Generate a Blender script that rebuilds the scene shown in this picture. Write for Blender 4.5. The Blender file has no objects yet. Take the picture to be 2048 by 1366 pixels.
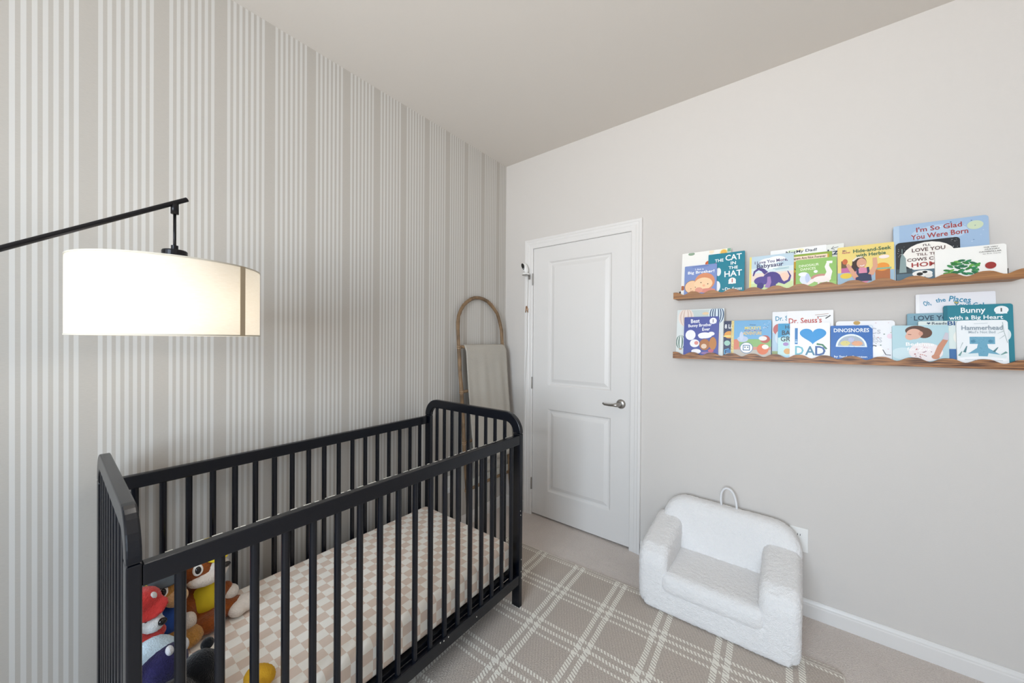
import bpy, bmesh, math, random
from mathutils import Vector, Matrix, Euler
random.seed(7)
S = bpy.context.scene
COL = S.collection
PI = math.pi

# ------------------------------------------------------------------ camera
yaw, pitch, roll = 0.66285, -0.005035, 0.006943
def _axes():
    def rot(x, y, z):
        c, s = math.cos(roll), math.sin(roll); x, y = c*x-s*y, s*x+c*y      # image plane (right, up)
        d = (x, z, y)                                                       # right, forward, up
        c, s = math.cos(pitch), math.sin(pitch); d = (d[0], c*d[1]-s*d[2], s*d[1]+c*d[2])
        c, s = math.cos(yaw), math.sin(yaw); return Vector((c*d[0]-s*d[1], s*d[0]+c*d[1], d[2]))
    return rot(1, 0, 0), rot(0, 1, 0), rot(0, 0, 1)
_r, _u, _f = _axes()
cam_data = bpy.data.cameras.new('camera'); cam = bpy.data.objects.new('camera', cam_data); COL.objects.link(cam)
cam_data.sensor_fit = 'HORIZONTAL'; cam_data.sensor_width = 36; cam_data.lens = 720.708*36/2048
cam_data.clip_start = 0.02; cam_data.clip_end = 60
cam.matrix_world = Matrix(((_r.x, _u.x, -_f.x, 1.85052), (_r.y, _u.y, -_f.y, -2.278449), (_r.z, _u.z, -_f.z, 1.337898), (0, 0, 0, 1)))
S.camera = cam

# ------------------------------------------------------------------ world, daylight, exposure
def lin(c):
    if isinstance(c, str): c = [int(c[i:i+2], 16)/255 for i in (0, 2, 4)]
    return tuple((q/12.92 if q <= .04045 else ((q+.055)/1.055)**2.4) for q in c[:3]) + (1.0,)
W = bpy.data.worlds.new('sky'); S.world = W; W.use_nodes = True
W.node_tree.nodes['Background'].inputs[0].default_value = (0.62, 0.78, 1.0, 1); W.node_tree.nodes['Background'].inputs[1].default_value = 1.0
WIN = (0.95, 2.4, 0.75, 2.25)           # window opening in the wall behind the camera: x0 x1 z0 z1
YB, XR, H = -3.9, 3.4, 2.74             # back wall, side wall, ceiling
def daylight(name, energy, col, tilt, spread):      # light that enters through the window opening
    ld = bpy.data.lights.new(name, 'AREA'); ld.shape = 'RECTANGLE'; ld.size = WIN[1]-WIN[0]; ld.size_y = WIN[3]-WIN[2]
    ld.energy = energy; ld.color = col; ld.spread = math.radians(spread)
    o = bpy.data.objects.new(name, ld); COL.objects.link(o)
    o.location = ((WIN[0]+WIN[1])/2, YB-0.3, (WIN[2]+WIN[3])/2); o.rotation_euler = (PI/2+math.radians(tilt), 0, 0)
daylight('window_skylight', 84, (0.68, 0.84, 1.0), -14, 180)      # sky, falling inwards
daylight('window_upward_fill', 25, (1.0, 0.87, 0.72), 34, 108)  # added upward fill lamp warming the upper walls, as if off sunlit ground
S.view_settings.view_transform = 'Standard'; S.view_settings.look = 'None'
S.view_settings.exposure = 0.38; S.view_settings.gamma = 1.0; S.view_settings.use_curve_mapping = False
S.cycles.use_denoising = True
S.cycles.diffuse_bounces = 6; S.cycles.max_bounces = 12; S.cycles.transparent_max_bounces = 12
S.cycles.sample_clamp_indirect = 8

# ------------------------------------------------------------------ materials
MATS = {}
def nodes(m): return m.node_tree.nodes, m.node_tree.links
def mat(name, col, rough=.6, metal=0.0, bump=0, bscale=200, spec=.5, var=0, vscale=20, sheen=0):
    if name in MATS: return MATS[name]
    m = bpy.data.materials.new(name); m.use_nodes = True; N, L = nodes(m); b = N['Principled BSDF']
    c = lin(col); b.inputs['Base Color'].default_value = c; b.inputs['Roughness'].default_value = rough
    b.inputs['Metallic'].default_value = metal; b.inputs['Specular IOR Level'].default_value = spec
    if sheen: b.inputs['Sheen Weight'].default_value = sheen
    if bump or var: g = N.new('ShaderNodeNewGeometry')
    if var:
        n = N.new('ShaderNodeTexNoise'); n.inputs['Scale'].default_value = vscale; n.inputs['Detail'].default_value = 4
        L.new(g.outputs['Position'], n.inputs['Vector'])
        r = N.new('ShaderNodeValToRGB'); r.color_ramp.elements[0].position = .3; r.color_ramp.elements[1].position = .7
        r.color_ramp.elements[0].color = tuple(q*(1-var) for q in c[:3])+(1,); r.color_ramp.elements[1].color = tuple(min(1, q*(1+var)) for q in c[:3])+(1,)
        L.new(n.outputs['Fac'], r.inputs['Fac']); L.new(r.outputs['Color'], b.inputs['Base Color'])
    if bump:
        n = N.new('ShaderNodeTexNoise'); n.inputs['Scale'].default_value = bscale; n.inputs['Detail'].default_value = 3
        L.new(g.outputs['Position'], n.inputs['Vector'])
        bn = N.new('ShaderNodeBump'); bn.inputs['Strength'].default_value = bump; bn.inputs['Distance'].default_value = .01
        L.new(n.outputs['Fac'], bn.inputs['Height']); L.new(bn.outputs['Normal'], b.inputs['Normal'])
    MATS[name] = m; return m
def mth(N, L, op, a, b=None, c=None):
    n = N.new('ShaderNodeMath'); n.operation = op
    for i, q in enumerate((a, b, c)):
        if q is None: continue
        if isinstance(q, (int, float)): n.inputs[i].default_value = q
        else: L.new(q, n.inputs[i])
    return n.outputs[0]
def mixc(N, L, fac, a, b):
    n = N.new('ShaderNodeMix'); n.data_type = 'RGBA'
    if isinstance(fac, (int, float)): n.inputs[0].default_value = fac
    else: L.new(fac, n.inputs[0])
    for i, q in ((6, a), (7, b)):
        if isinstance(q, tuple): n.inputs[i].default_value = q
        else: L.new(q, n.inputs[i])
    return n.outputs[2]
def coords(N, L, obj=False):
    if obj: o = N.new('ShaderNodeTexCoord').outputs['Object']
    else: o = N.new('ShaderNodeNewGeometry').outputs['Position']
    s = N.new('ShaderNodeSeparateXYZ'); L.new(o, s.inputs[0]); return o, s.outputs[0], s.outputs[1], s.outputs[2]
def noise(N, L, vec, scale, detail=3, sx=1, sy=1, sz=1):
    mp = N.new('ShaderNodeMapping'); mp.inputs['Scale'].default_value = (sx, sy, sz); L.new(vec, mp.inputs[0])
    n = N.new('ShaderNodeTexNoise'); n.inputs['Scale'].default_value = scale; n.inputs['Detail'].default_value = detail
    L.new(mp.outputs[0], n.inputs['Vector']); return n.outputs['Fac']
def setbump(N, L, b, h, strength, dist=.01):
    bn = N.new('ShaderNodeBump'); bn.inputs['Strength'].default_value = strength; bn.inputs['Distance'].default_value = dist
    L.new(h, bn.inputs['Height']); L.new(bn.outputs[0], b.inputs['Normal'])

M_wall = mat('wall_paint', 'D4CFCA', .75, bump=.04, bscale=180, spec=.25)
M_ceil = mat('ceiling_paint', 'D9D3CC', .85, bump=.03, bscale=150, spec=.15)
M_trim = mat('white_trim_paint', 'E3E0DD', .38, spec=.5)
M_door = mat('white_door_paint', 'E0DDDA', .42, spec=.5, bump=.015, bscale=300)
M_black = mat('black_crib_paint', '090C14', .27, spec=.42, bump=.01, bscale=60)
M_dark = mat('black_lamp_metal', '1D1C1F', .32, metal=.6)
M_nickel = mat('satin_nickel', 'A9A6A2', .28, metal=1.0)
M_plastic = mat('white_plastic', 'ECEBE8', .4)
M_page = mat('book_pages', 'F0EBE0', .8)
M_chip = mat('bare_chipped_wood', 'D8D2C6', .7)
M_fleece = mat('white_sherpa_fleece', 'F4F2F1', .95, bump=.6, bscale=220, spec=.1, sheen=.3)
M_strap = mat('white_strap', 'E4E4E6', .9)
M_bamboo = mat('rattan_cane', '80664A', .55, bump=.1, bscale=90, var=.35, vscale=18)
M_fringe = mat('cotton_fringe', 'D8D4C8', .9)

def m_wallpaper():
    m = bpy.data.materials.new('striped_wallpaper'); m.use_nodes = True; N, L = nodes(m); b = N['Principled BSDF']; b.inputs['Roughness'].default_value = .8
    b.inputs['Specular IOR Level'].default_value = .2
    o, x, y, z = coords(N, L)
    t = mth(N, L, 'MULTIPLY', mth(N, L, 'FRACT', mth(N, L, 'DIVIDE', mth(N, L, 'ADD', y, 0.955+17.5), .175)), .175)
    ing = mth(N, L, 'LESS_THAN', t, .1335)
    ls = mth(N, L, 'LESS_THAN', mth(N, L, 'FRACT', mth(N, L, 'DIVIDE', t, .0205)), .52)
    f = mth(N, L, 'MULTIPLY', ing, ls)
    nz = noise(N, L, o, 60, 3, 1, 1.2, 14)
    base = mixc(N, L, nz, lin('B6B0A8'), lin('C2BCB4'))
    c = mixc(N, L, f, base, lin('D2CFCA')); L.new(c, b.inputs['Base Color'])
    setbump(N, L, b, nz, .05); return m
M_paper = m_wallpaper()

def m_carpet():
    m = bpy.data.materials.new('greige_carpet'); m.use_nodes = True; N, L = nodes(m); b = N['Principled BSDF']; b.inputs['Roughness'].default_value = .98
    b.inputs['Specular IOR Level'].default_value = .05
    o, x, y, z = coords(N, L); n1 = noise(N, L, o, 190, 4); n2 = noise(N, L, o, 9, 4)
    c = mixc(N, L, n1, lin('CFC0B8'), lin('FFF7EF')); c = mixc(N, L, mth(N, L, 'MULTIPLY', n2, .35), c, lin('CBC0BA')); L.new(c, b.inputs['Base Color'])
    setbump(N, L, b, n1, .8, .012); return m
M_carpet = m_carpet()

def m_rug():
    m = bpy.data.materials.new('plaid_woven_rug'); m.use_nodes = True; N, L = nodes(m); b = N['Principled BSDF']; b.inputs['Roughness'].default_value = .95
    b.inputs['Specular IOR Level'].default_value = .05
    o, x, y, z = coords(N, L, True)      # local: x from right edge (negative), y from far edge (negative)
    wob = mth(N, L, 'MULTIPLY', mth(N, L, 'SUBTRACT', noise(N, L, o, 7, 2), .5), .012)
    xs = mth(N, L, 'ADD', x, wob); ys = mth(N, L, 'ADD', y, wob)
    # weave cells, slanted
    d1 = mth(N, L, 'FRACT', mth(N, L, 'DIVIDE', mth(N, L, 'ADD', mth(N, L, 'ADD', x, mth(N, L, 'MULTIPLY', y, .55)), 10), .0145))
    d2 = mth(N, L, 'FRACT', mth(N, L, 'DIVIDE', mth(N, L, 'ADD', mth(N, L, 'ADD', y, mth(N, L, 'MULTIPLY', x, .55)), 10), .0145))
    def band(t, lo, hi): return mth(N, L, 'MULTIPLY', mth(N, L, 'GREATER_THAN', t, lo), mth(N, L, 'LESS_THAN', t, hi))
    def mx(a, c): return mth(N, L, 'MAXIMUM', a, c)
    tx = mth(N, L, 'MULTIPLY', mth(N, L, 'FRACT', mth(N, L, 'DIVIDE', mth(N, L, 'ADD', xs, 24.7+.195), .247)), .247)
    cb = mx(band(tx, .004, .027), band(tx, .046, .069))
    ty = mth(N, L, 'MULTIPLY', mth(N, L, 'FRACT', mth(N, L, 'DIVIDE', mth(N, L, 'ADD', ys, 26.2+.318), .262)), .262)
    rb = mx(mx(band(ty, .088, .104), band(ty, .048, .066)), band(ty, .012, .024))
    dash_c = mth(N, L, 'LESS_THAN', d2, .62); dash_r = mth(N, L, 'LESS_THAN', d1, .55)
    f = mx(mx(mth(N, L, 'MULTIPLY', cb, dash_c), mth(N, L, 'MULTIPLY', rb, dash_r)), mth(N, L, 'MULTIPLY', cb, rb))
    edge = mx(band(y, -.006, 1), band(x, -.006, 1)); edge = mx(edge, band(y, -.026, -.021))
    f = mx(f, mth(N, L, 'MULTIPLY', edge, .6))
    n1 = noise(N, L, o, 210, 3); n2 = noise(N, L, o, 60, 3)
    base = mixc(N, L, n1, lin('8C7E73'), lin('EDE0D5')); base = mixc(N, L, mth(N, L, 'MULTIPLY', n2, .5), base, lin('C0B7AC'))
    rows = mth(N, L, 'MULTIPLY', mth(N, L, 'LESS_THAN', d1, .4), .25); base = mixc(N, L, rows, base, lin('A2978D'))
    c = mixc(N, L, f, base, lin('F2EDE2')); L.new(c, b.inputs['Base Color'])
    hgt = mth(N, L, 'ADD', mth(N, L, 'MULTIPLY', n1, .6), mth(N, L, 'MULTIPLY', d1, .4)); setbump(N, L, b, hgt, .6, .012); return m
M_rug = m_rug()

def m_sheet():
    m = bpy.data.materials.new('checked_fitted_sheet'); m.use_nodes = True; N, L = nodes(m); b = N['Principled BSDF']; b.inputs['Roughness'].default_value = .9
    b.inputs['Specular IOR Level'].default_value = .15
    o, x, y, z = coords(N, L)
    nv = N.new('ShaderNodeTexNoise'); nv.inputs['Scale'].default_value = 14; L.new(o, nv.inputs['Vector'])
    sub = N.new('ShaderNodeVectorMath'); sub.operation = 'SUBTRACT'; L.new(nv.outputs['Color'], sub.inputs[0]); sub.inputs[1].default_value = (.5, .5, .5)
    sc = N.new('ShaderNodeVectorMath'); sc.operation = 'SCALE'; L.new(sub.outputs[0], sc.inputs[0]); sc.inputs['Scale'].default_value = .006
    ad = N.new('ShaderNodeVectorMath'); ad.operation = 'ADD'; L.new(o, ad.inputs[0]); L.new(sc.outputs[0], ad.inputs[1])
    ch = N.new('ShaderNodeTexChecker'); ch.inputs['Scale'].default_value = 1/.0385; L.new(ad.outputs[0], ch.inputs['Vector'])
    ch.inputs['Color1'].default_value = lin('E8D6C8'); ch.inputs['Color2'].default_value = lin('FFFBF3')
    L.new(ch.outputs['Color'], b.inputs['Base Color'])
    setbump(N, L, b, noise(N, L, o, 26, 3, 1, .35, 1.5), .25, .012); return m
M_sheet = m_sheet()

def m_wood(name, a, c, strength, scale):
    m = bpy.data.materials.new(name); m.use_nodes = True; N, L = nodes(m); b = N['Principled BSDF']; b.inputs['Roughness'].default_value = .45
    o, x, y, z = coords(N, L); n = noise(N, L, o, scale, 5, .09, 1, 1.6)
    r = N.new('ShaderNodeValToRGB'); r.color_ramp.elements[0].position = .5-strength; r.color_ramp.elements[1].position = .5+strength
    r.color_ramp.elements[0].color = lin(a); r.color_ramp.elements[1].color = lin(c); L.new(n, r.inputs[0]); L.new(r.outputs[0], b.inputs['Base Color'])
    setbump(N, L, b, n, .15); return m
M_wood1 = m_wood('stained_wood', '82542E', 'A8733F', .14, 70)
M_wood2 = m_wood('dark_grained_wood', '4E2C1A', 'B07A4C', .1, 110)

def m_shade():
    m = bpy.data.materials.new('linen_lampshade'); m.use_nodes = True; N, L = nodes(m); N.remove(N['Principled BSDF'])
    o, x, y, z = coords(N, L); n = noise(N, L, o, 120, 3, .5, .5, 6); c = mixc(N, L, n, lin('EEE8DD'), lin('FBF8F2'))
    d = N.new('ShaderNodeBsdfDiffuse'); t = N.new('ShaderNodeBsdfTranslucent'); mxn = N.new('ShaderNodeMixShader'); mxn.inputs[0].default_value = .6
    L.new(c, d.inputs[0]); L.new(c, t.inputs[0]); L.new(d.outputs[0], mxn.inputs[1]); L.new(t.outputs[0], mxn.inputs[2])
    L.new(mxn.outputs[0], N['Material Output'].inputs[0]); return m
M_shade = m_shade()
def m_emit(name, col, s):
    m = bpy.data.materials.new(name); m.use_nodes = True; N, L = nodes(m); b = N['Principled BSDF']
    b.inputs['Emission Color'].default_value = col; b.inputs['Emission Strength'].default_value = s; return m
M_globe = m_emit('lit_diffuser', (1, .84, .66, 1), 130)
M_bulb = m_emit('frosted_bulb', (1, .82, .6, 1), 6)
def m_glass():
    m = bpy.data.materials.new('window_glass'); m.use_nodes = True; N, L = nodes(m); N.remove(N['Principled BSDF'])
    t = N.new('ShaderNodeBsdfTransparent'); g = N.new('ShaderNodeBsdfGlossy'); g.inputs['Roughness'].default_value = .02; x = N.new('ShaderNodeMixShader'); x.inputs[0].default_value = .06
    L.new(t.outputs[0], x.inputs[1]); L.new(g.outputs[0], x.inputs[2]); L.new(x.outputs[0], N['Material Output'].inputs[0]); return m
M_glass = m_glass()
def m_print():
    m = bpy.data.materials.new('printed_cover'); m.use_nodes = True; N, L = nodes(m); b = N['Principled BSDF']; b.inputs['Roughness'].default_value = .38
    a = N.new('ShaderNodeVertexColor'); a.layer_name = 'Col'; L.new(a.outputs[0], b.inputs['Base Color']); return m
M_print = m_print()
def plush(col, var=.18): return mat('plush_'+col, col, .95, bump=.5, bscale=260, spec=.1, var=var, vscale=120, sheen=.3)

# ------------------------------------------------------------------ mesh helpers
def rootloc(p):
    l = Vector((0, 0, 0))
    while p is not None: l = l + p.location; p = p.parent
    return l
class B:
    def __init__(s): s.v = []; s.f = []; s.mi = []
    def add(s, vs, fs, mi=0):
        o = len(s.v); s.v += [tuple(q) for q in vs]; s.f += [tuple(o+i for i in f) for f in fs]; s.mi += [mi]*len(fs); return s
    def box(s, x0, x1, y0, y1, z0, z1, mi=0):
        return s.add([(x0,y0,z0),(x1,y0,z0),(x1,y1,z0),(x0,y1,z0),(x0,y0,z1),(x1,y0,z1),(x1,y1,z1),(x0,y1,z1)],
                     [(0,3,2,1),(4,5,6,7),(0,1,5,4),(1,2,6,5),(2,3,7,6),(3,0,4,7)], mi)
    def prism(s, poly, fn, d0, d1, mi=0):       # poly: ccw 2-D; fn(a,b,d) -> xyz
        n = len(poly)
        return s.add([fn(a, b, d0) for a, b in poly]+[fn(a, b, d1) for a, b in poly],
                     [tuple(range(n))[::-1], tuple(range(n, 2*n))]+[(i, (i+1) % n, n+(i+1) % n, n+i) for i in range(n)], mi)
    def tube(s, pts, r, n=10, closed=False, mi=0):
        P = [Vector(p) for p in pts]; k = len(P); rr = r if isinstance(r, (list, tuple)) else [r]*k; vs = []; prev = None
        for i in range(k):
            a = P[(i-1) % k] if (closed or i > 0) else P[i]; c = P[(i+1) % k] if (closed or i < k-1) else P[i]
            t = (c-a).normalized()
            if prev is None: up = Vector((0, 0, 1)) if abs(t.z) < .9 else Vector((1, 0, 0))
            else: up = prev
            u = (up-t*up.dot(t)).normalized(); w = t.cross(u); prev = u
            vs += [P[i]+(u*math.cos(2*PI*j/n)+w*math.sin(2*PI*j/n))*rr[i] for j in range(n)]
        fs = []
        for i in range(k if closed else k-1):
            q = (i+1) % k
            fs += [(i*n+j, i*n+(j+1) % n, q*n+(j+1) % n, q*n+j) for j in range(n)]
        if not closed: fs += [tuple(range(n))[::-1], tuple((k-1)*n+j for j in range(n))]
        return s.add(vs, fs, mi)
    def ell(s, c, r, rot=(0, 0, 0), nu=20, nv=12, mi=0):
        R = Euler(rot).to_matrix(); c = Vector(c); vs = [c+R@Vector((0, 0, r[2]))]
        for i in range(1, nv):
            th = PI*i/nv
            vs += [c+R@Vector((r[0]*math.sin(th)*math.cos(2*PI*j/nu), r[1]*math.sin(th)*math.sin(2*PI*j/nu), r[2]*math.cos(th))) for j in range(nu)]
        vs.append(c-R@Vector((0, 0, r[2]))); e = len(vs)-1
        fs = [(0, 1+j, 1+(j+1) % nu) for j in range(nu)]
        for i in range(nv-2): fs += [(1+i*nu+j, 1+(i+1)*nu+j, 1+(i+1)*nu+(j+1) % nu, 1+i*nu+(j+1) % nu) for j in range(nu)]
        fs += [(e, 1+(nv-2)*nu+(j+1) % nu, 1+(nv-2)*nu+j) for j in range(nu)]
        return s.add(vs, fs, mi)
    def lathe(s, prof, c, n=40, axis='z', mi=0):
        vs = []; c = Vector(c)
        for r, h in prof:
            for j in range(n):
                a, b = r*math.cos(2*PI*j/n), r*math.sin(2*PI*j/n)
                vs.append(c+(Vector((a, b, h)) if axis == 'z' else Vector((a, h, -b)) if axis == 'y' else Vector((h, a, b))))
        fs = [(i*n+j, i*n+(j+1) % n, (i+1)*n+(j+1) % n, (i+1)*n+j) for i in range(len(prof)-1) for j in range(n)]
        return s.add(vs, fs, mi)
    def obj(s, name, m, parent=None, smooth=False, bevel=0, seg=2, local=False, cols=None):
        off = Vector((0, 0, 0)) if local else rootloc(parent)
        loc = Vector((0, 0, 0))
        if parent is None and not local:
            xs, ys, zs = zip(*s.v); loc = Vector(((min(xs)+max(xs))/2, (min(ys)+max(ys))/2, min(zs))); off = loc
        me = bpy.data.meshes.new(name); me.from_pydata([tuple(Vector(v)-off) for v in s.v], [], s.f)
        for q in (m if isinstance(m, list) else [m]): me.materials.append(q)
        if any(s.mi):
            for p, i in zip(me.polygons, s.mi): p.material_index = i
        if cols is not None:
            ca = me.color_attributes.new('Col', 'FLOAT_COLOR', 'CORNER'); k = 0
            for p, c in zip(me.polygons, cols):
                for li in p.loop_indices: ca.data[li].color = c
        bm = bmesh.new(); bm.from_mesh(me)
        if cols is None: bmesh.ops.recalc_face_normals(bm, faces=bm.faces)
        bm.to_mesh(me); bm.free()
        if smooth:
            for p in me.polygons: p.use_smooth = True
        o = bpy.data.objects.new(name, me); COL.objects.link(o); o.location = loc
        if parent is not None: o.parent = parent
        if bevel:
            md = o.modifiers.new('bevel', 'BEVEL'); md.width = bevel; md.segments = seg; md.limit_method = 'ANGLE'; md.angle_limit = math.radians(40)
            md.harden_normals = False
        return o
def tag(o, label=None, cat=None, group=None, kind=None):
    if label: o['label'] = label
    if cat: o['category'] = cat
    if group: o['group'] = group
    if kind: o['kind'] = kind
    return o
def thing(name, label, cat, loc, group=None):
    o = bpy.data.objects.new(name, None); COL.objects.link(o); o.location = loc; o.empty_display_size = .05
    return tag(o, label, cat, group)
def struct(o, label): return tag(o, label, None, None, 'structure')
def sempty(name, label, loc):
    o = bpy.data.objects.new(name, None); COL.objects.link(o); o.location = loc; o.empty_display_size = .05; return struct(o, label)
def cyl(p0, p1, r, n=14): return B().tube([p0, p1], r, n)
def soft(o, voxel, it=8, disp=0, dscale=.02):
    md = o.modifiers.new('remesh', 'REMESH'); md.mode = 'VOXEL'; md.voxel_size = voxel; md.use_smooth_shade = True
    sm = o.modifiers.new('smooth', 'SMOOTH'); sm.factor = .5; sm.iterations = it
    if disp:
        k = 'fluff_%g' % dscale; t = bpy.data.textures.get(k) or bpy.data.textures.new(k, 'CLOUDS'); t.noise_scale = dscale
        dm = o.modifiers.new('displace', 'DISPLACE'); dm.texture = t; dm.strength = disp; dm.mid_level = .5; dm.texture_coords = 'LOCAL'
    return o

# ------------------------------------------------------------------ room
struct(B().box(-.12, XR+.12, YB-.14, .3, -.1, 0).obj('floor', M_carpet), 'greige wall to wall carpet')
struct(B().box(-.12, XR+.12, YB-.14, .12, H, H+.1).obj('ceiling', M_ceil), 'plain off white ceiling')
struct(B().box(-.12, 0, YB-.14, .12, 0, H).obj('wall_left', M_paper), 'wall with beige and white striped wallpaper behind the crib')
DX0, DX1, DZ1 = .272, 1.038, 2.037       # door opening
w = B().box(0, DX0, 0, .12, 0, H).box(DX1, XR, 0, .12, 0, H).box(DX0, DX1, 0, .12, DZ1, H).box(DX0, DX1, .06, .12, 0, DZ1)
struct(w.obj('wall_right', M_wall), 'off white painted wall with the door and the book ledges')
w = B().box(0, WIN[0], YB-.14, YB, 0, H).box(WIN[1], XR, YB-.14, YB, 0, H).box(WIN[0], WIN[1], YB-.14, YB, 0, WIN[2]).box(WIN[0], WIN[1], YB-.14, YB, WIN[3], H)
struct(w.obj('wall_back', M_wall), 'painted wall with the window behind the viewer')
struct(B().box(XR, XR+.12, YB-.14, .12, 0, H).obj('wall_side', M_wall), 'plain painted wall opposite the striped wallpaper')
# window
wr = sempty('window_1', 'white framed window in the wall behind the viewer', ((WIN[0]+WIN[1])/2, YB, WIN[2]))
fr = B(); t = .05
fr.box(WIN[0], WIN[0]+t, YB-.12, YB-.05, WIN[2], WIN[3]).box(WIN[1]-t, WIN[1], YB-.12, YB-.05, WIN[2], WIN[3])
fr.box(WIN[0]+t, WIN[1]-t, YB-.12, YB-.05, WIN[2], WIN[2]+t).box(WIN[0]+t, WIN[1]-t, YB-.12, YB-.05, WIN[3]-t, WIN[3])
xm, zm = (WIN[0]+WIN[1])/2, (WIN[2]+WIN[3])/2
fr.box(xm-.025, xm+.025, YB-.12, YB-.05, WIN[2]+t, WIN[3]-t)
fr.obj('window_frame', M_trim, wr, bevel=.004)
for a, c in ((WIN[0]+t, xm-.025), (xm+.025, WIN[1]-t)): B().box(a, c, YB-.087, YB-.083, WIN[2]+t, WIN[3]-t).obj('pane', M_glass, wr)
B().box(WIN[0]-.06, WIN[1]+.06, YB-.05, YB+.05, WIN[2]-.03, WIN[2]).obj('window_sill', M_trim, wr, bevel=.005)

# baseboards: profile (out, z)
BP = [(0, 0), (.014, 0), (.014, .058), (.011, .062), (.011, .068), (.007, .076), (.005, .083), (0, .083)]
struct(B().prism(BP, lambda a, b, d: (d, -a, b), 0, .195).prism(BP, lambda a, b, d: (d, -a, b), 1.107, XR).obj('baseboard_right', M_trim), 'white baseboard along the door wall')
struct(B().prism(BP, lambda a, b, d: (a, d, b), YB, -.014).obj('baseboard_left', M_trim), 'white baseboard along the striped wall')
struct(B().prism(BP, lambda a, b, d: (d, YB+a, b), .014, XR).obj('baseboard_back', M_trim), 'white baseboard behind the viewer')

# door casing
tr = sempty('trim_1', 'white moulded casing around the closed door', ((DX0+DX1)/2, 0, 0))
CP = [(0, 0), (.0, .009), (.005, .012), (.03, .013), (.034, .015), (.05, .016), (.054, .019), (.068, .019), (.07, .016), (.07, 0)]
def casing(pa, pb, out):          # mitred boards; profile distance runs away from the opening
    b = B(); n = len(CP)
    vs = [pa(k, q) for k, q in CP]+[pb(k, q) for k, q in CP]
    b.add(vs, [tuple(range(n)), tuple(range(n, 2*n))[::-1]]+[(i, (i+1) % n, n+(i+1) % n, n+i) for i in range(n)])
    b.obj('casing_board', M_trim, tr)
e = .004
casing(lambda k, q: (DX0+e-k, -q, .0), lambda k, q: (DX0+e-k, -q, DZ1-e+k), 0)
casing(lambda k, q: (DX1-e+k, -q, .0), lambda k, q: (DX1-e+k, -q, DZ1-e+k), 0)
casing(lambda k, q: (DX0+e-k, -q, DZ1-e+k), lambda k, q: (DX1-e+k, -q, DZ1-e+k), 0)
b = B().box(DX0-.001, DX0+.0015, .0, .059, 0, DZ1).box(DX1-.0015, DX1+.001, 0, .059, 0, DZ1).box(DX0, DX1, 0, .059, DZ1-.0015, DZ1+.001)
b.obj('door_jamb', M_trim, tr)

# door slab with two moulded panels
dr = sempty('door_1', 'closed white two panel door with a satin nickel lever', ((DX0+DX1)/2, 0, .012))
x0, x1, z0, z1 = DX0+.005, DX1-.005, .014, DZ1-.005; yf = .001
PANS = [(.412, .905, 1.0, 1.922), (.412, .905, .206, .826)]
sl = B()
def fq(a, c, d, f): sl.add([(a, yf, d), (c, yf, d), (c, yf, f), (a, yf, f)], [(0, 1, 2, 3)])
fq(x0, PANS[0][0], z0, z1); fq(PANS[0][1], x1, z0, z1)
fq(PANS[0][0], PANS[0][1], z0, PANS[1][2]); fq(PANS[0][0], PANS[0][1], PANS[1][3], PANS[0][2]); fq(PANS[0][0], PANS[0][1], PANS[0][3], z1)
sl.add([(x0,yf,z0),(x1,yf,z0),(x1,yf,z1),(x0,yf,z1),(x0,.036,z0),(x1,.036,z0),(x1,.036,z1),(x0,.036,z1)], [(4,7,6,5),(0,4,5,1),(1,5,6,2),(2,6,7,3),(3,7,4,0)])
sl.obj('slab', M_door, dr)
for pa in PANS:
    p = B(); R = [(0, 0), (.004, .001), (.012, .010), (.02, .011), (.024, .011), (.046, .003), (.05, .002)]
    vs = []
    for o_, d in R: vs += [(pa[0]+o_, yf+d, pa[2]+o_), (pa[1]-o_, yf+d, pa[2]+o_), (pa[1]-o_, yf+d, pa[3]-o_), (pa[0]+o_, yf+d, pa[3]-o_)]
    fs = [(i*4+j, i*4+(j+1) % 4, i*4+4+(j+1) % 4, i*4+4+j) for i in range(len(R)-1) for j in range(4)]+[tuple(len(R)*4-4+j for j in range(4))]
    p.add(vs, fs); p.obj('moulded_panel', M_door, dr)
for hz in (1.80, 1.01, .24):
    h = B().tube([(DX0+.001, -.006, hz-.045), (DX0+.001, -.006, hz+.045)], .0065, 10).box(DX0-.012, DX0+.002, -.004, .0005, hz-.045, hz+.045)
    h.obj('hinge', M_nickel, dr, smooth=False)
hx, hz = .972, .925
hb = B().lathe([(0, -.012), (.018, -.012), (.027, -.008), (.031, -.002), (.031, 0)], (hx, yf, hz), 32, 'y').obj('handle', M_nickel, dr, smooth=True)
B().tube([(hx, -.008, hz), (hx, -.05, hz), (hx-.012, -.058, hz-.001), (hx-.03, -.058, hz-.003), (hx-.06, -.057, hz-.005), (hx-.09, -.055, hz-.004), (hx-.102, -.053, hz+.002)], [.013, .012, .0125, .009, .0072, .0068, .006], 14).obj('lever', M_nickel, hb, smooth=True)
B().box(DX1-.003, DX1+.002, -.003, .02, hz-.028, hz+.028).obj('strike_plate', M_nickel, dr)

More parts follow.
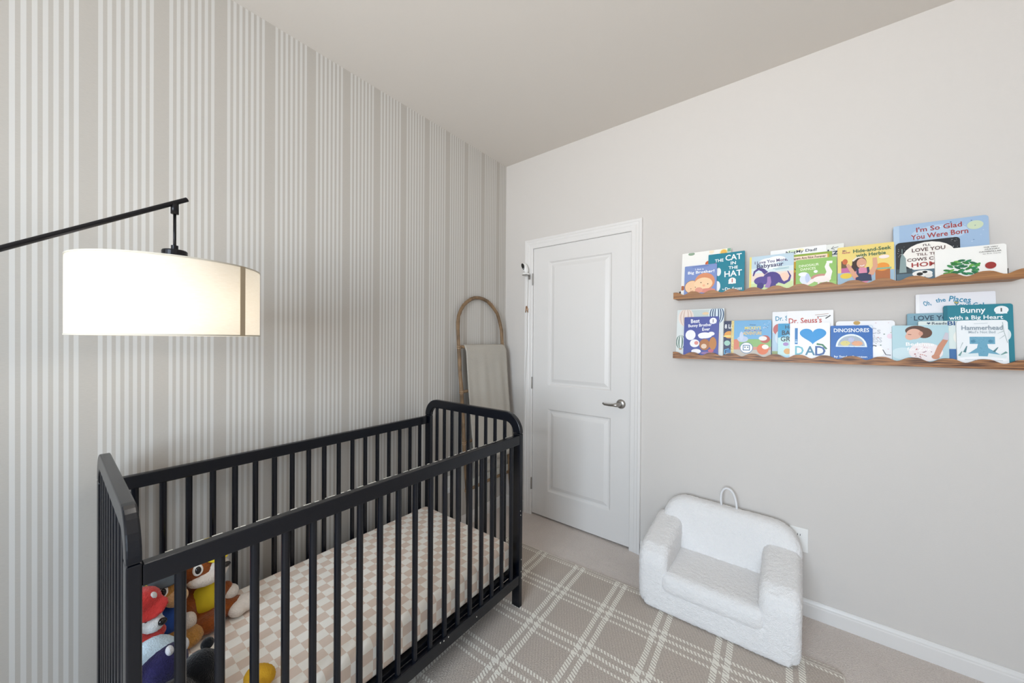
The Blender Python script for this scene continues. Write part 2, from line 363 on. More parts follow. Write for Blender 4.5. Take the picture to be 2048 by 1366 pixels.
# wall plates
def outlet(name, label, plane):
    t_ = thing(name, label, 'outlet', plane(0, 0, 0)); f = plane
    def pb(nm, a0, a1, b0, b1, d0, d1, m_, bev=.0):
        q = B(); q.prism([(a0, b0), (a1, b0), (a1, b1), (a0, b1)], lambda a, b, d: f(a, b, d), d0, d1); return q.obj(nm, m_, t_, bevel=bev)
    pb('cover_plate', -.036, .036, -.058, .058, 0, .006, M_plastic, .002)
    for k in (-.021, .021):
        r = pb('socket', -.012, .012, k-.015, k+.015, .006, .0075, M_plastic)
        for s_ in (-.005, .005): q = B(); q.prism([(s_-.0012, k-.002), (s_+.0012, k-.002), (s_+.0012, k+.007), (s_-.0012, k+.007)], lambda a, b, d: f(a, b, d), .0075, .0078); q.obj('slot', mat('slot_black', '2A2A2A', .6), r)
    return t_
outlet('wall_outlet', 'white wall outlet plate partly hidden by the fleece chair', lambda a, b, d: (1.88+a, -d, .364+b))
ol = outlet('wall_outlet', 'white outlet with a plug low on the striped wall behind the crib bars', lambda a, b, d: (d, -.625+a, .345+b))
pl = thing('charger_plug', 'small white plug with a cord in the outlet behind the crib', 'plug', (.008, -.625, .324))
B().box(.0082, .04, -.64, -.61, .31, .342).obj('plug_body', M_plastic, pl, bevel=.004)
B().tube([(.04, -.625, .326), (.055, -.625, .32), (.06, -.63, .28), (.045, -.64, .15), (.04, -.64, .008)], .0022, 8).obj('cord', M_plastic, pl, smooth=True)

# ------------------------------------------------------------------ rug
RUGC = (2.022, -.311); RUGA = math.radians(2.4); RW, RH, RT = 1.72, 2.4, .009
rg = B(); rc = .035; pts = []
for cx_, cy_, a0 in ((-rc, -rc, 0), (-RW+rc, -rc, PI/2), (-RW+rc, -RH+rc, PI), (-rc, -RH+rc, 1.5*PI)):
    pts += [(cx_+rc*math.cos(a0+i*PI/12), cy_+rc*math.sin(a0+i*PI/12)) for i in range(7)]
rg.prism(pts, lambda a, b, d: (a, b, d), 0, RT)
rug = rg.obj('area_rug', M_rug, None, local=True, bevel=.004)
rug.location = (RUGC[0], RUGC[1], .0005); rug.rotation_euler = (0, 0, RUGA)
tag(rug, 'greige woven rug with a cream windowpane plaid on the carpet', 'rug')

# ------------------------------------------------------------------ crib
FZ = RT+.001                                  # feet stand on the rug
XB0, XB1, XF0, XF1 = .060, .106, .747, .794   # back and front posts
YN0, YN1, YF0, YF1 = -2.185, -2.161, -.853, -.829
CZ = .872; TOPZ = .972
cr = thing('baby_crib', 'black wooden baby crib with round spindles against the striped wall', 'crib', (.427, -1.507, FZ))
def arch(r_out, r_in, wd):
    out = []; inn = []
    n = 10
    for i in range(n+1):
        a = PI-i*PI/2/n; out.append((XB0+r_out+r_out*math.cos(a), TOPZ-r_out+r_out*math.sin(a)))
    for i in range(n+1):
        a = PI/2-i*PI/2/n; out.append((XF1-r_out+r_out*math.cos(a), TOPZ-r_out+r_out*math.sin(a)))
    xi0, xi1, zi = XB1, XF0, TOPZ-wd
    for i in range(n+1):
        a = PI-i*PI/2/n; inn.append((xi0+r_in+r_in*math.cos(a), zi-r_in+r_in*math.sin(a)))
    for i in range(n+1):
        a = PI/2-i*PI/2/n; inn.append((xi1-r_in+r_in*math.cos(a), zi-r_in+r_in*math.sin(a)))
    return out, inn
for ya, yb, nm in ((YN0, YN1, 'near'), (YF0, YF1, 'far')):
    o_, i_ = arch(TOPZ-CZ, .052, .048); n = len(o_)
    b = B(); vs = []
    for y in (ya, yb): vs += [(a, y, c) for a, c in o_]+[(a, y, c) for a, c in i_]
    fs = []
    for k in range(n-1):
        fs += [(k, k+1, n+k+1, n+k), (2*n+k, 3*n+k, 3*n+k+1, 2*n+k+1), (k, 2*n+k, 2*n+k+1, k+1), (n+k, n+k+1, 3*n+k+1, 3*n+k)]
    fs += [(0, n, 3*n, 2*n), (n-1, 3*n-1, 4*n-1, 2*n-1)]
    b.add(vs, fs); b.obj('arched_end_rail', M_black, cr, bevel=.0035)
    for xa, xb in ((XB0, XB1), (XF0, XF1)): B().box(xa, xb, ya, yb, FZ, CZ-.001).obj('post', M_black, cr, bevel=.0035)
    B().box(XB1, XF0, ya+.002, yb-.002, .126, .174).obj('end_lower_rail', M_black, cr, bevel=.003)
    for k in range(9):
        x = .159+.0658*k; cyl((x, (ya+yb)/2, .17), (x, (ya+yb)/2, TOPZ-.04), .0098, 12).obj('spindle', M_black, cr, smooth=False)
fr_rail = None
for xa, xb, xc, nm in ((.766, .7925, .778, 'front'), (.0615, .086, .074, 'back')):
    r = B().box(xa, xb, YN1, YF0, .820, .866).obj('side_top_rail', M_black, cr, bevel=.003)
    if nm == 'front': fr_rail = r
    B().box(xa, xb, YN1, YF0, .126, .174).obj('side_lower_rail', M_black, cr, bevel=.003)
    for k in range(18):
        y = -2.1+.0704*k; cyl((xc, y, .17), (xc, y, .824), .0102, 14).obj('spindle', M_black, cr)
B().box(.09, .764, YN1+.002, YF0-.002, .172, .194).obj('mattress_support', M_black, cr, bevel=.002)
ch = B(); random.seed(3)
for k in range(46):                               # worn paint along the inner edge of the front top rail
    y = -2.13+1.25*(k+random.random())/46; l = random.uniform(.004, .02); wd = random.uniform(.0012, .003)
    ch.box(.7655, .7655+wd+.0012, y, y+l, .8655-wd*.5, .8665)
ch.obj('worn_edge', M_chip, fr_rail)['kind'] = 'stuff'
ch = B()
for k in range(16):
    if random.random() < .55: y, z, x = random.uniform(-2.1, -.9), random.choice((.151, .168, .172)), .7927
    else: y, z, x = YF0+random.uniform(.004, .02), random.uniform(.1, .75), .7942
    ch.ell((x, y, z), (.0006, .0022, .003), nu=8, nv=6)
ch.obj('paint_chip', M_chip, cr)['kind'] = 'stuff'

# mattress
mt = thing('crib_mattress', 'crib mattress in a beige and cream checked fitted sheet', 'mattress', (.427, -1.507, .1945))
b = B().box(.0955, .757, -2.150, -.868, .1948, .332); o = b.obj('padded_core', M_sheet, mt, smooth=True, bevel=.028, seg=6)

# ------------------------------------------------------------------ floor lamp
LC = (.4545, -2.06); LZ0, LZ1, LR = 1.342, 1.541, .2
lm = thing('floor_lamp', 'black floor lamp with a sloping arm and a lit linen drum shade', 'lamp', (.545, -2.8, 0))
B().lathe([(0, 0), (.14, 0), (.14, .012), (.13, .02), (.02, .024), (0, .024)], (.545, -2.8, .0), 40).obj('base', M_dark, lm, smooth=False)
B().tube([(.545, -2.8, .02), (.545, -2.8, 1.245)], .012, 16).obj('pole', M_dark, lm, smooth=True)
A0, A1 = Vector((.4545, -2.06, 1.722)), Vector((.500, -2.345, 1.527)); dv = (A1-A0); 
tip = A0-dv*.095; tail = A0+dv*2.75
B().tube([tip, tail], .0064, 16).obj('arm', M_dark, lm, smooth=False)
jp = A0+dv*((-2.8-A0.y)/dv.y)
B().ell(jp, (.022, .022, .022)).obj('joint', M_dark, lm, smooth=True)
B().tube([(LC[0], LC[1], 1.722), (LC[0], LC[1], 1.69)], .009, 12).obj('swivel', M_dark, lm, smooth=True)
B().tube([(LC[0], LC[1], 1.70), (LC[0], LC[1], 1.57)], .0035, 10).obj('stem', M_dark, lm, smooth=True)
B().lathe([(0, 1.600), (.008, 1.600), (.008, 1.588), (.026, 1.586), (.028, 1.583), (.028, 1.558), (.02, 1.555), (.018, 1.47), (0, 1.468)], (LC[0], LC[1], 0), 28).obj('socket_cap', M_dark, lm, smooth=False)
sh = B(); n = 96; sv = []
for r, z in ((LR, LZ0), (LR, LZ1), (LR-.0015, LZ1), (LR-.0015, LZ0)): sv.append((r, z))
sh.lathe(sv+[sv[0]], (LC[0], LC[1], 0), n); shade = sh.obj('shade', M_shade, lm, smooth=True)
for p in shade.data.polygons: p.use_smooth = True
md = shade.modifiers.new('es', 'EDGE_SPLIT'); md.split_angle = math.radians(40)
M_hem = mat('linen_hem', 'C9C2B4', .9); M_seam = mat('linen_seam', 'B9A88E', .9)
for z in (LZ0, LZ1-.004): B().lathe([(LR+.0008, z), (LR+.0008, z+.004), (LR-.003, z+.004), (LR-.003, z), (LR+.0008, z)], (LC[0], LC[1], 0), n).obj('hem', M_hem, shade)
a0 = math.radians(33.4)
sm_ = B(); vs = []
for i in range(5):
    a = a0+i*math.radians(1.3); vs += [(LC[0]+(LR+.0009)*math.cos(a), LC[1]+(LR+.0009)*math.sin(a), z) for z in (LZ0+.001, LZ1-.001)]
sm_.add(vs, [(2*i, 2*i+2, 2*i+3, 2*i+1) for i in range(4)]); sm_.obj('overlap_seam', M_seam, shade)
for k in range(3):
    a = 2*PI*k/3+.4; B().tube([(LC[0]+.018*math.cos(a), LC[1]+.018*math.sin(a), LZ1-.012), (LC[0]+(LR-.003)*math.cos(a), LC[1]+(LR-.003)*math.sin(a), LZ1-.004)], .002, 8).obj('shade_spoke', M_dark, lm)
B().ell((LC[0], LC[1], 1.43), (.03, .03, .04)).obj('bulb', M_bulb, lm, smooth=True)
for dx, dy, dz in ((.045, 0, -.02), (-.02, .04, -.02)):
    pd = bpy.data.lights.new('lamp_bulb_light', 'POINT'); pd.energy = .95; pd.color = (1, .97, .93); pd.shadow_soft_size = .03
    po = bpy.data.objects.new('lamp_bulb_light', pd); COL.objects.link(po); po.parent = lm; po.location = Vector((LC[0]+dx, LC[1], 1.43+dz))-lm.location

# ------------------------------------------------------------------ blanket ladder
ld_ = thing('blanket_ladder', 'arched rattan blanket ladder leaning on the striped wall', 'ladder', (.09, -.33, 0))
def lx(z): return .018+(1.655-z)*.088
YL, YR = -.562, -.098; cyr = (YL+YR)/2; ra = (YR-YL)/2
path = [(lx(z), YL, z) for z in [i*1.41/14 for i in range(15)]]
path[0] = (lx(0.012), YL, .0125); 
for i in range(1, 16): a = PI-i*PI/16; path.append((lx(1.41+.235*math.sin(a)), cyr+ra*math.cos(a), 1.41+.235*math.sin(a)))
path += [(lx(z), YR, z) for z in [1.41-i*1.41/14 for i in range(14)]]+[(lx(.012), YR, .0125)]
random.seed(5); path = [(p[0], p[1]+random.uniform(-.0035, .0035), p[2]) for p in path]
B().tube(path, [.0125 if k % 5 else .0136 for k in range(len(path))], 12).obj('arched_rail', M_bamboo, ld_, smooth=True)
RUNGS = (1.285, .98, .64, .325)
for z in RUNGS: B().tube([(lx(z), YL, z), (lx(z)+.001, cyr, z+.004), (lx(z), YR, z)], .0105, 10).obj('rung', M_bamboo, ld_, smooth=True)
M_wrap = mat('cane_binding', 'AE9170', .7)
for z in RUNGS:
    for y in (YL, YR):
        for k in (-.006, .006): B().tube([(lx(z)+.0145*math.cos(a), y+.0145*math.sin(a), z+k+.004*math.sin(2*a)) for a in [i*PI/6 for i in range(12)]], .0022, 6, closed=True).obj('binding', M_wrap, ld_, smooth=True)

# throw blanket over the top rung
def m_blanket():
    m = bpy.data.materials.new('grey_cotton_throw'); m.use_nodes = True; N, L = nodes(m); b = N['Principled BSDF']; b.inputs['Roughness'].default_value = .95
    b.inputs['Specular IOR Level'].default_value = .05
    o, x, y, z = coords(N, L); n = noise(N, L, o, 130, 3, 1, 1, 4)
    L.new(mixc(N, L, n, lin('B2ACA2'), lin('C7C1B7')), b.inputs['Base Color']); setbump(N, L, b, n, .3); return m
M_blk = m_blanket()
bl = thing('throw_blanket', 'pale grey throw blanket folded over the rattan ladder', 'blanket', (.1, -.29, .4))
def sheet(prof, ya, yb, ny, fold):
    vs = []; m_ = len(prof)
    for i, (x, z) in enumerate(prof):
        for j in range(ny+1):
            t = j/ny; d = min(1, max(0, (1.29-z)/.25))
            wv = fold*d*(.5*math.sin(t*17+1.2)+.35*math.sin(t*31+z*2)+.3*math.sin(t*7+z*4))
            vs.append((x+wv, ya+(.05 if i > 29 else 0)+(yb-ya-(.05 if i > 29 else 0))*t+.006*math.sin(z*5), z))
    fs = [(i*(ny+1)+j, i*(ny+1)+j+1, (i+1)*(ny+1)+j+1, (i+1)*(ny+1)+j) for i in range(m_-1) for j in range(ny)]
    return vs, fs
zt = 1.285; xr = lx(zt); prof = []
for z in [.475+i*(zt-.475)/26 for i in range(26)]: prof.append((lx(z)+.028+.008*math.sin((zt-z)*2), z))
for i in range(7): a = i*PI/6; prof.append((xr+.0152*math.cos(a), zt+.0152*math.sin(a)))
for z in [zt-i*(zt-.375)/26 for i in range(1, 27)]: prof.append((max(lx(z)-.0165, .012), z))
vs, fs = sheet(prof, -.522, -.082, 36, .006)
bk = B().add(vs, fs).obj('cloth', M_blk, bl, smooth=True); md = bk.modifiers.new('solid', 'SOLIDIFY'); md.thickness = .0035; md.offset = 0
fb = B(); random.seed(9)
for j in range(28):
    y = -.5+j*.0152; z0_ = .378; x = lx(z0_)-.012
    fb.tube([(x, y, z0_), (x+.002, y+random.uniform(-.004, .004), z0_-.035), (x+random.uniform(0, .004), y+random.uniform(-.006, .006), z0_-.07)], [.0028, .0022, .0014], 6)
tag(fb.obj('fringe', M_fringe, bl, smooth=True), 'cream knotted fringe', kind='stuff')

# ------------------------------------------------------------------ fleece chair
kc = thing('kids_armchair', 'small white fleece armchair for a toddler against the wall', 'chair', (1.56, -.24, .0095))
def arm(xa, xb):
    prof = [(-.435, .012), (-.448, .08), (-.45, .235), (-.436, .285), (-.395, .315), (-.25, .34), (-.10, .362), (-.06, .362), (-.06, .012)]
    return B().prism(prof, lambda a, b, d: (d, a, b), xa, xb)
def fleece(b, name, bev, vox=.006, it=9, disp=.008):
    o = b.obj(name, M_fleece, kc, smooth=True, bevel=bev, seg=5); return soft(o, vox, it, disp, .010)
bp = []; X0, X1, ZT, RR = 1.27, 1.906, .466, .125
for i in range(9): a = i*PI/16; bp.append((X1-RR+RR*math.cos(a)*.9, ZT-RR-.012+RR*math.sin(a)))
for i in range(9): a = PI/2+i*PI/16; bp.append((X0+RR+RR*math.cos(a), ZT-RR+RR*math.sin(a)))
bp += [(X0-.02, .012), (X1-.01, .012)]
bb = B(); n = len(bp)
def yfr(z): return -.185+.075*min(1, max(0, (z-.15)/.32))
bb.add([(a, -.022-(.012 if z < .3 else .0), z) for a, z in bp]+[(a, yfr(z), z) for a, z in bp], [tuple(range(n)), tuple(range(n, 2*n))[::-1]]+[(i, (i+1) % n, n+(i+1) % n, n+i) for i in range(n)])
fleece(bb, 'backrest', .034)
fleece(arm(1.236, 1.376), 'armrest', .052); fleece(arm(1.742, 1.888), 'armrest', .052)
fleece(B().box(1.262, 1.862, -.447, -.06, .0115, .15), 'front_base', .022)
fleece(B().box(1.345, 1.772, -.458, -.12, .108, .212), 'seat_cushion', .04)
hp = [(1.556, -.062, .445), (1.548, -.058, .50), (1.556, -.052, .54), (1.577, -.05, .556), (1.602, -.05, .545), (1.62, -.054, .505), (1.626, -.062, .438)]
hs = B(); vs = []
for i, p in enumerate(hp):
    q0 = Vector(hp[max(0, i-1)]); q1 = Vector(hp[min(len(hp)-1, i+1)]); t_ = (q1-q0).normalized(); nn = Vector((0, 1, 0)).cross(t_).normalized()
    for sy, sn in ((-1, -1), (1, -1), (1, 1), (-1, 1)): vs.append(Vector(p)+Vector((0, .011*sy, 0))+nn*.0065*sn)
hs.add(vs, [(i*4+j, i*4+(j+1) % 4, i*4+4+(j+1) % 4, i*4+4+j) for i in range(len(hp)-1) for j in range(4)]+[(0, 3, 2, 1), tuple(len(vs)-4+j for j in range(4))])
o = hs.obj('carry_loop', M_strap, kc, smooth=True); md = o.modifiers.new('ss', 'SUBSURF'); md.levels = 2; md.render_levels = 2

# ------------------------------------------------------------------ baby monitor on the casing
bmn = thing('baby_monitor', 'small white camera monitor on a bracket beside the door hinge', 'camera', (.235, -.045, 1.84))
B().ell((.232, -.048, 1.885), (.022, .024, .043), (0, -.42, 0), 24, 16).obj('body', M_plastic, bmn, smooth=True)
B().ell((.2275, -.0645, 1.891), (.0135, .0115, .031), (.1, -.42, 0), 20, 12).obj('lens_face', mat('lens_black', '141312', .15), bmn, smooth=True)
B().ell((.232, -.0742, 1.876), (.003, .0016, .003), nu=12, nv=8).obj('lens', mat('lens_painted_glint', 'D8D8D8', .2), bmn, smooth=True)  # pale bead coloured in as the glint on the dark lens
B().lathe([(0, 0), (.027, 0), (.027, .008), (.02, .012), (0, .012)], (.238, -.046, 1.834), 28).obj('stand', M_plastic, bmn, smooth=True)
B().box(.215, .262, -.066, -.0195, 1.828, 1.834).box(.24, .262, -.0245, -.0195, 1.80, 1.83).obj('bracket', M_nickel, bmn, bevel=.001)
cp = [(.244, -.024, 1.83), (.243, -.0235, 1.75), (.238, -.0235, 1.60), (.234, -.0235, 1.5), (.236, -.0235, 1.3), (.226, -.0235, 1.1), (.22, -.0235, .9), (.212, -.0235, .7), (.2, -.0225, .45), (.196, -.022, .2), (.19, -.022, .02)]
B().tube(cp, .0019, 8).obj('cord', mat('cord_grey', 'D6D4D0', .5), bmn, smooth=True)
cl = thing('cord_clip', 'tiny copper coloured cord clip stuck on the door casing', 'clip', (.232, -.022, 1.55))
for s_ in (-1, 1): B().tube([(.234+s_*.010, -.028, 1.548), (.234+s_*.003, -.030, 1.596)], .0035, 8).obj('prong', mat('copper_clip', 'A9805F', .35, metal=.4), cl, smooth=True)
B().box(.222, .246, -.027, -.0195, 1.566, 1.58).obj('pad', mat('clip_pad', 'D9C6B4', .6), cl, bevel=.002)

# ------------------------------------------------------------------ book ledges
def ledge(z, m, x0, x1, ph, label):
    t_ = thing('picture_ledge', label, 'shelf', ((x0+x1)/2, -.05, z), 'scalloped wooden book ledges')
    B().box(x0, x1, -.1, -.001, z, z+.012).obj('ledge_board', m, t_, bevel=.0015)
    n = 150; vs = []
    for i in range(n+1):
        x = x0+(x1-x0)*i/n; c = .5+.5*math.cos(2*PI*(x-ph)/.092); zt_ = z+.036-.016*c**1.6
        vs += [(x, -.1005, z-.001), (x, -.1005, zt_), (x, -.089, zt_), (x, -.089, z-.001)]
    fs = [(i*4+j, i*4+(j+1) % 4, i*4+4+(j+1) % 4, i*4+4+j) for i in range(n) for j in range(4)]+[(0, 3, 2, 1), tuple(n*4+j for j in range(4))]
    B().add(vs, fs).obj('scalloped_lip', m, t_)
    B().box(x0, x1, -.012, -.001, z+.012, z+.03).obj('back_strip', m, t_)
    for x in (x0+.012, x1-.02): B().box(x, x+.006, -.02, -.012, z+.0122, z+.05).obj('end_peg', mat('peg_dark', '3A2A20', .5), t_)
    return t_
ledge(1.575, M_wood1, 1.311, 2.512, 1.366, 'upper stained wooden book ledge with a scalloped lip')
ledge(1.240, M_wood2, 1.311, 2.560, 1.366, 'lower dark grained wooden book ledge with a scalloped lip')

# books -------------------------------------------------------------
def tmesh(s, cache={}):
    if s in cache: return cache[s]
    cu = bpy.data.curves.new('txt', 'FONT'); cu.body = s; cu.resolution_u = 2; cu.size = 1; cu.offset = .018; cu.fill_mode = 'FRONT'
    o = bpy.data.objects.new('txt', cu); COL.objects.link(o); dg = bpy.context.evaluated_depsgraph_get(); dg.update()
    me = bpy.data.meshes.new_from_object(o.evaluated_get(dg)); bpy.data.objects.remove(o); bpy.data.curves.remove(cu)
    V = [(v.co.x, v.co.y) for v in me.vertices]; F = [tuple(p.vertices) for p in me.polygons]; bpy.data.meshes.remove(me)
    ax = [q[0] for q in V]; ay = [q[1] for q in V]; mx_, my_ = (min(ax)+max(ax))/2, (min(ay)+max(ay))/2; sx, sy = max(ax)-min(ax), max(ay)-min(ay)
    cache[s] = ([((a-mx_)/sx, (b-my_)/sy) for a, b in V], F); return cache[s]
YL_ = {0: -.0868, 1: -.0772, 2: -.0676, 3: -.0580, 4: -.0484}      # layers of books, front to back
def book(label, x0, x1, zt, yt, floor, cover, ops, th=.008, tilt=6.5, spine=None, rnd=0.004, group='children books on the ledges'):
    t = math.radians(tilt); h = (zt-floor)/math.cos(t); wd = x1-x0
    o = thing('picture_book', label, 'book', ((x0+x1)/2, YL_[yt], floor), group); o.rotation_euler = (-t, 0, 0)
    mc = mat('cover_'+cover, cover, .4); W2 = wd/2
    def rr(a0, a1, c0, c1, r):
        out = []
        for cx_, cz_, s0 in ((a1-r, c1-r, 0), (a0+r, c1-r, PI/2), (a0+r, c0+r, PI), (a1-r, c0+r, 1.5*PI)): out += [(cx_+r*math.cos(s0+i*PI/8), cz_+r*math.sin(s0+i*PI/8)) for i in range(5)]
        return out
    fn = lambda a, b, d: (a, d, b)
    B().prism(rr(-W2, W2, 0, h, rnd), fn, 0, .0018).prism(rr(-W2, W2, 0, h, rnd), fn, th-.0018, th).box(-W2, -W2+.002, .0016, th-.0016, .001, h-rnd).obj('cover', mc if not spine else mc, o, local=True)
    B().box(-W2+.0022, W2-.003, .0019, th-.0019, .002, h-.003).obj('pages', M_page, o, local=True)
    art = B(); cols = []; let = B(); lc = []; k = 0
    def put(bb, cc, pts, faces, col, y):
        bb.add([((min(max(u, .004), .996)-.5)*wd, y, min(max(v, .004), .996)*h) for u, v in pts], faces); cc += [lin(col)]*len(faces)
    asp = wd/h
    for op in ops:
        k += 1; y = -.00015-.00009*k; c = op[0]
        if c == 'r': u0, v0, u1, v1, col = op[1:6]; put(art, cols, [(u0, v0), (u1, v0), (u1, v1), (u0, v1)], [(0, 1, 2, 3)], col, y)
        elif c == 'e' or c == 'c':
            if c == 'e': cu, cv, ru, rv, col = op[1:6]; rot = op[6] if len(op) > 6 else 0
            else: cu, cv, ru, col = op[1:5]; rv = ru*asp; rot = 0
            cs, sn = math.cos(math.radians(rot)), math.sin(math.radians(rot)); pts = []
            for i in range(22):
                a = 2*PI*i/22; p, q = ru*math.cos(a), rv*math.sin(a)/asp
                pts.append((cu+p*cs-q*sn, cv+(p*sn+q*cs)*asp))
            put(art, cols, pts, [tuple(range(22))], col, y)
        elif c == 'p': put(art, cols, op[1], [tuple(range(len(op[1])))], op[2], y)
        elif c == 'l':
            pts = op[1]; wl = op[2]; col = op[3]; w1 = op[4] if len(op) > 4 else wl; vs = []
            for i, (u, v) in enumerate(pts):
                a = pts[max(0, i-1)]; b_ = pts[min(len(pts)-1, i+1)]; du, dvv = b_[0]-a[0], (b_[1]-a[1])/asp; ln = math.hypot(du, dvv) or 1
                ww = wl+(w1-wl)*i/max(1, len(pts)-1); vs += [(u-dvv/ln*ww, v+du/ln*ww*asp), (u+dvv/ln*ww, v-du/ln*ww*asp)]
            put(art, cols, vs, [(2*i, 2*i+1, 2*i+3, 2*i+2) for i in range(len(pts)-1)], col, y)
        elif c == 't':
            s_, cu, cv, tw, tht, col = op[1:7]; rot = math.radians(op[7]) if len(op) > 7 else 0
            V, F = tmesh(s_); cs, sn = math.cos(rot), math.sin(rot)
            pts = [(cu+p*tw*cs-(q*tht/asp)*sn, cv+(p*tw*sn+q*tht/asp*cs)*asp) for p, q in V]
            let.add([((u-.5)*wd, y-.00025, v*h) for u, v in pts], F); lc += [lin(col)]*len(F)
        elif c == 's':      # scatter of small dots
            n_, r0, colsl, seed = op[1:5]; box_ = op[5] if len(op) > 5 else (.04, .12, .96, .96); rs = random.Random(seed)
            for i in range(n_):
                cu, cv = rs.uniform(box_[0], box_[2]), rs.uniform(box_[1], box_[3]); r_ = r0*rs.uniform(.5, 1.3)
                put(art, cols, [(cu+r_*math.cos(2*PI*j/7), cv+r_*asp*.7*math.sin(2*PI*j/7)) for j in range(7)], [tuple(range(7))], rs.choice(colsl), y)
    def fin(bb, cc, nm):
        if not bb.v: return
        ob = bb.obj(nm, M_print, o, local=True, cols=cc); ob['kind'] = 'stuff'
        # faces look out of the cover (-y)
        me = ob.data; bm = bmesh.new(); bm.from_mesh(me)
        for f in bm.faces:
            f.normal_update()
            if f.normal.y > 0: f.normal_flip()
        bm.to_mesh(me); bm.free()
    fin(art, cols, 'cover_print'); fin(let, lc, 'title_lettering')
    return o
FU, FL = 1.5873, 1.2523
# ---- upper ledge
book('white board book with orange and yellow dots behind the periwinkle book', 1.343, 1.584, 1.8375, 2, FU, 'F3F0EA', [
    ('c', .56, .71, .065, 'CE5A28'), ('c', .56, .71, .03, 'E0762F'), ('e', .2, .97, .07, .035, '8FA58C'), ('c', .86, .92, .08, 'F1E3A5'), ('c', .86, .92, .062, 'EDB755'),
    ('r', .93, .92, .996, .996, '7FAE92'), ('c', .03, .2, .055, 'B5683E'), ('c', .62, .97, .05, 'F2E2C8')])
book('periwinkle blue board book with white title at the left end of the upper ledge', 1.363, 1.523, 1.7575, 0, FU, '7C90C4', [
    ('c', .25, .3, .235, '8A6248'), ('c', .25, .3, .22, 'F3C9A0'), ('c', .64, .44, .31, 'D98E66'), ('e', .6, .38, .28, .2, 'F5CFA6'), ('e', .72, .15, .25, .07, 'D9897A'), ('e', .47, .18, .12, .09, 'E09A86'),
    ('c', .53, .42, .018, '5B4030'), ('c', .74, .36, .018, '5B4030'), ('c', .22, .24, .014, '5B4030'), ('c', .36, .28, .014, '5B4030'), ('c', .62, .32, .04, 'EFB08E'), ('l', [(.2, .17), (.25, .16), (.3, .17)], .008, 'B0705A'),
    ('l', [(.25, .955), (.75, .96)], .008, '5C6FA8'),
    ('t', 'I Am a', .47, .865, .26, .06, 'F4F4FA'), ('t', 'Big Brother!', .52, .755, .82, .12, 'F8F8FC')])
book('teal picture book with bold white lettering beside the periwinkle book', 1.479, 1.648, 1.811, 1, FU, '0F7E92', [
    ('p', [(.04, .66), (.22, .79), (.24, .68), (.14, .62)], 'A8343A'), ('p', [(.06, .64), (.21, .71), (.2, .67), (.08, .61)], 'F2EFEF'),
    ('e', .27, .2, .09, .13, 'F0EFEF'), ('e', .3, .55, .07, .1, 'EDEDEA'), ('c', .68, .31, .1, 'F2EFEA'), ('r', .58, .24, .78, .28, 'F2EFEA'), ('l', [(.68, .36), (.68, .27)], .012, 'B5483F'),
    ('t', 'THE', .31, .83, .24, .075, 'F7FAFA', 2), ('t', 'CAT', .7, .875, .44, .14, 'F7FAFA', 2), ('t', 'IN', .7, .735, .14, .075, 'F7FAFA'), ('t', 'THE', .7, .625, .25, .07, 'F7FAFA'), ('t', 'HAT', .7, .485, .47, .14, 'F7FAFA', 2),
    ('t', 'by', .45, .115, .06, .045, 'E8F4F4'), ('t', 'Dr. Seuss', .72, .12, .45, .075, 'F7FAFA')])
book('pale sky blue picture book with a purple long tailed dinosaur', 1.669, 1.849, 1.7695, 0, FU, 'BFD3DF', [
    ('r', 0, .0, 1, .3, 'CFE0A8'), ('e', .5, .28, .6, .07, 'DCE8BE'), ('r', 0, .3, 1, .52, 'EBD8CC'), ('r', 0, .52, 1, .66, 'D6E3E4'), ('r', .0, 0, .055, 1, 'E6D67A'),
    ('e', .45, .82, .22, .1, 'F2F4F6'), ('e', .62, .86, .2, .09, 'F4F6F8'), ('e', .5, .68, .2, .08, 'EFF2F4'), ('c', .8, .36, .12, 'F2CDB8'),
    ('l', [(.1, .45), (.13, .57), (.22, .64), (.32, .6), (.4, .5)], .015, '4B3C86', .055), ('e', .52, .34, .2, .19, '4B3C86'), ('r', .46, .06, .62, .3, '4B3C86'), ('e', .3, .3, .18, .12, '54458F'),
    ('l', [(.64, .42), (.72, .25), (.8, .2), (.9, .26), (.93, .38), (.87, .52)], .06, '4B3C86', .008), ('e', .27, .16, .08, .09, '40337A'), ('l', [(.46, .4), (.47, .25), (.42, .1)], .035, 'A07CB4', .06),
    ('t', 'I Love You More,', .5, .82, .74, .1, '5A4B78', 2), ('t', 'Babysaur', .48, .7, .6, .15, '3B3560', 2), ('l', [(.55, .605), (.9, .62)], .006, '8FB5BC'), ('l', [(.6, .58), (.9, .59)], .006, '8FB5BC')])
book('white picture book with My Dad in its title behind the purple dinosaur book', 1.756, 1.969, 1.7935, 2, FU, 'F2F1F0', [
    ('e', .42, .93, .1, .04, 'D9E6C8'), ('e', .55, .94, .07, .04, 'F3EBC0'), ('r', .0, .6, .3, .66, 'E6F0E4'),
    ('t', 'Not', .38, .905, .18, .08, '3C4454'), ('t', 'My Dad!', .66, .905, .36, .085, '3C4454')])
book('pale book with a small arrow behind the yellow photo cover book', 1.872, 2.03, 1.793, 3, FU, 'E9EAE4', [
    ('l', [(.72, .9), (.88, .93)], .008, '6B6F78'), ('l', [(.78, .95), (.72, .9), (.8, .87)], .008, '6B6F78'), ('t', 'kz', .76, .82, .24, .13, '2A3A5C')])
book('green bordered book with a cream title banner behind the green dinosaur book', 1.824, 1.988, 1.7585, 1, FU, '8FA83A', [
    ('r', .05, .05, .93, .93, 'D2A62E'), ('r', .04, .8, .9, .94, 'F3D9C0'), ('e', .2, .3, .1, .2, 'B4602E'), ('l', [(.17, .6), (.24, .52)], .012, '4A3A18'),
    ('t', 'Diapers Are Not Forever', .47, .875, .8, .085, '4B3628')])
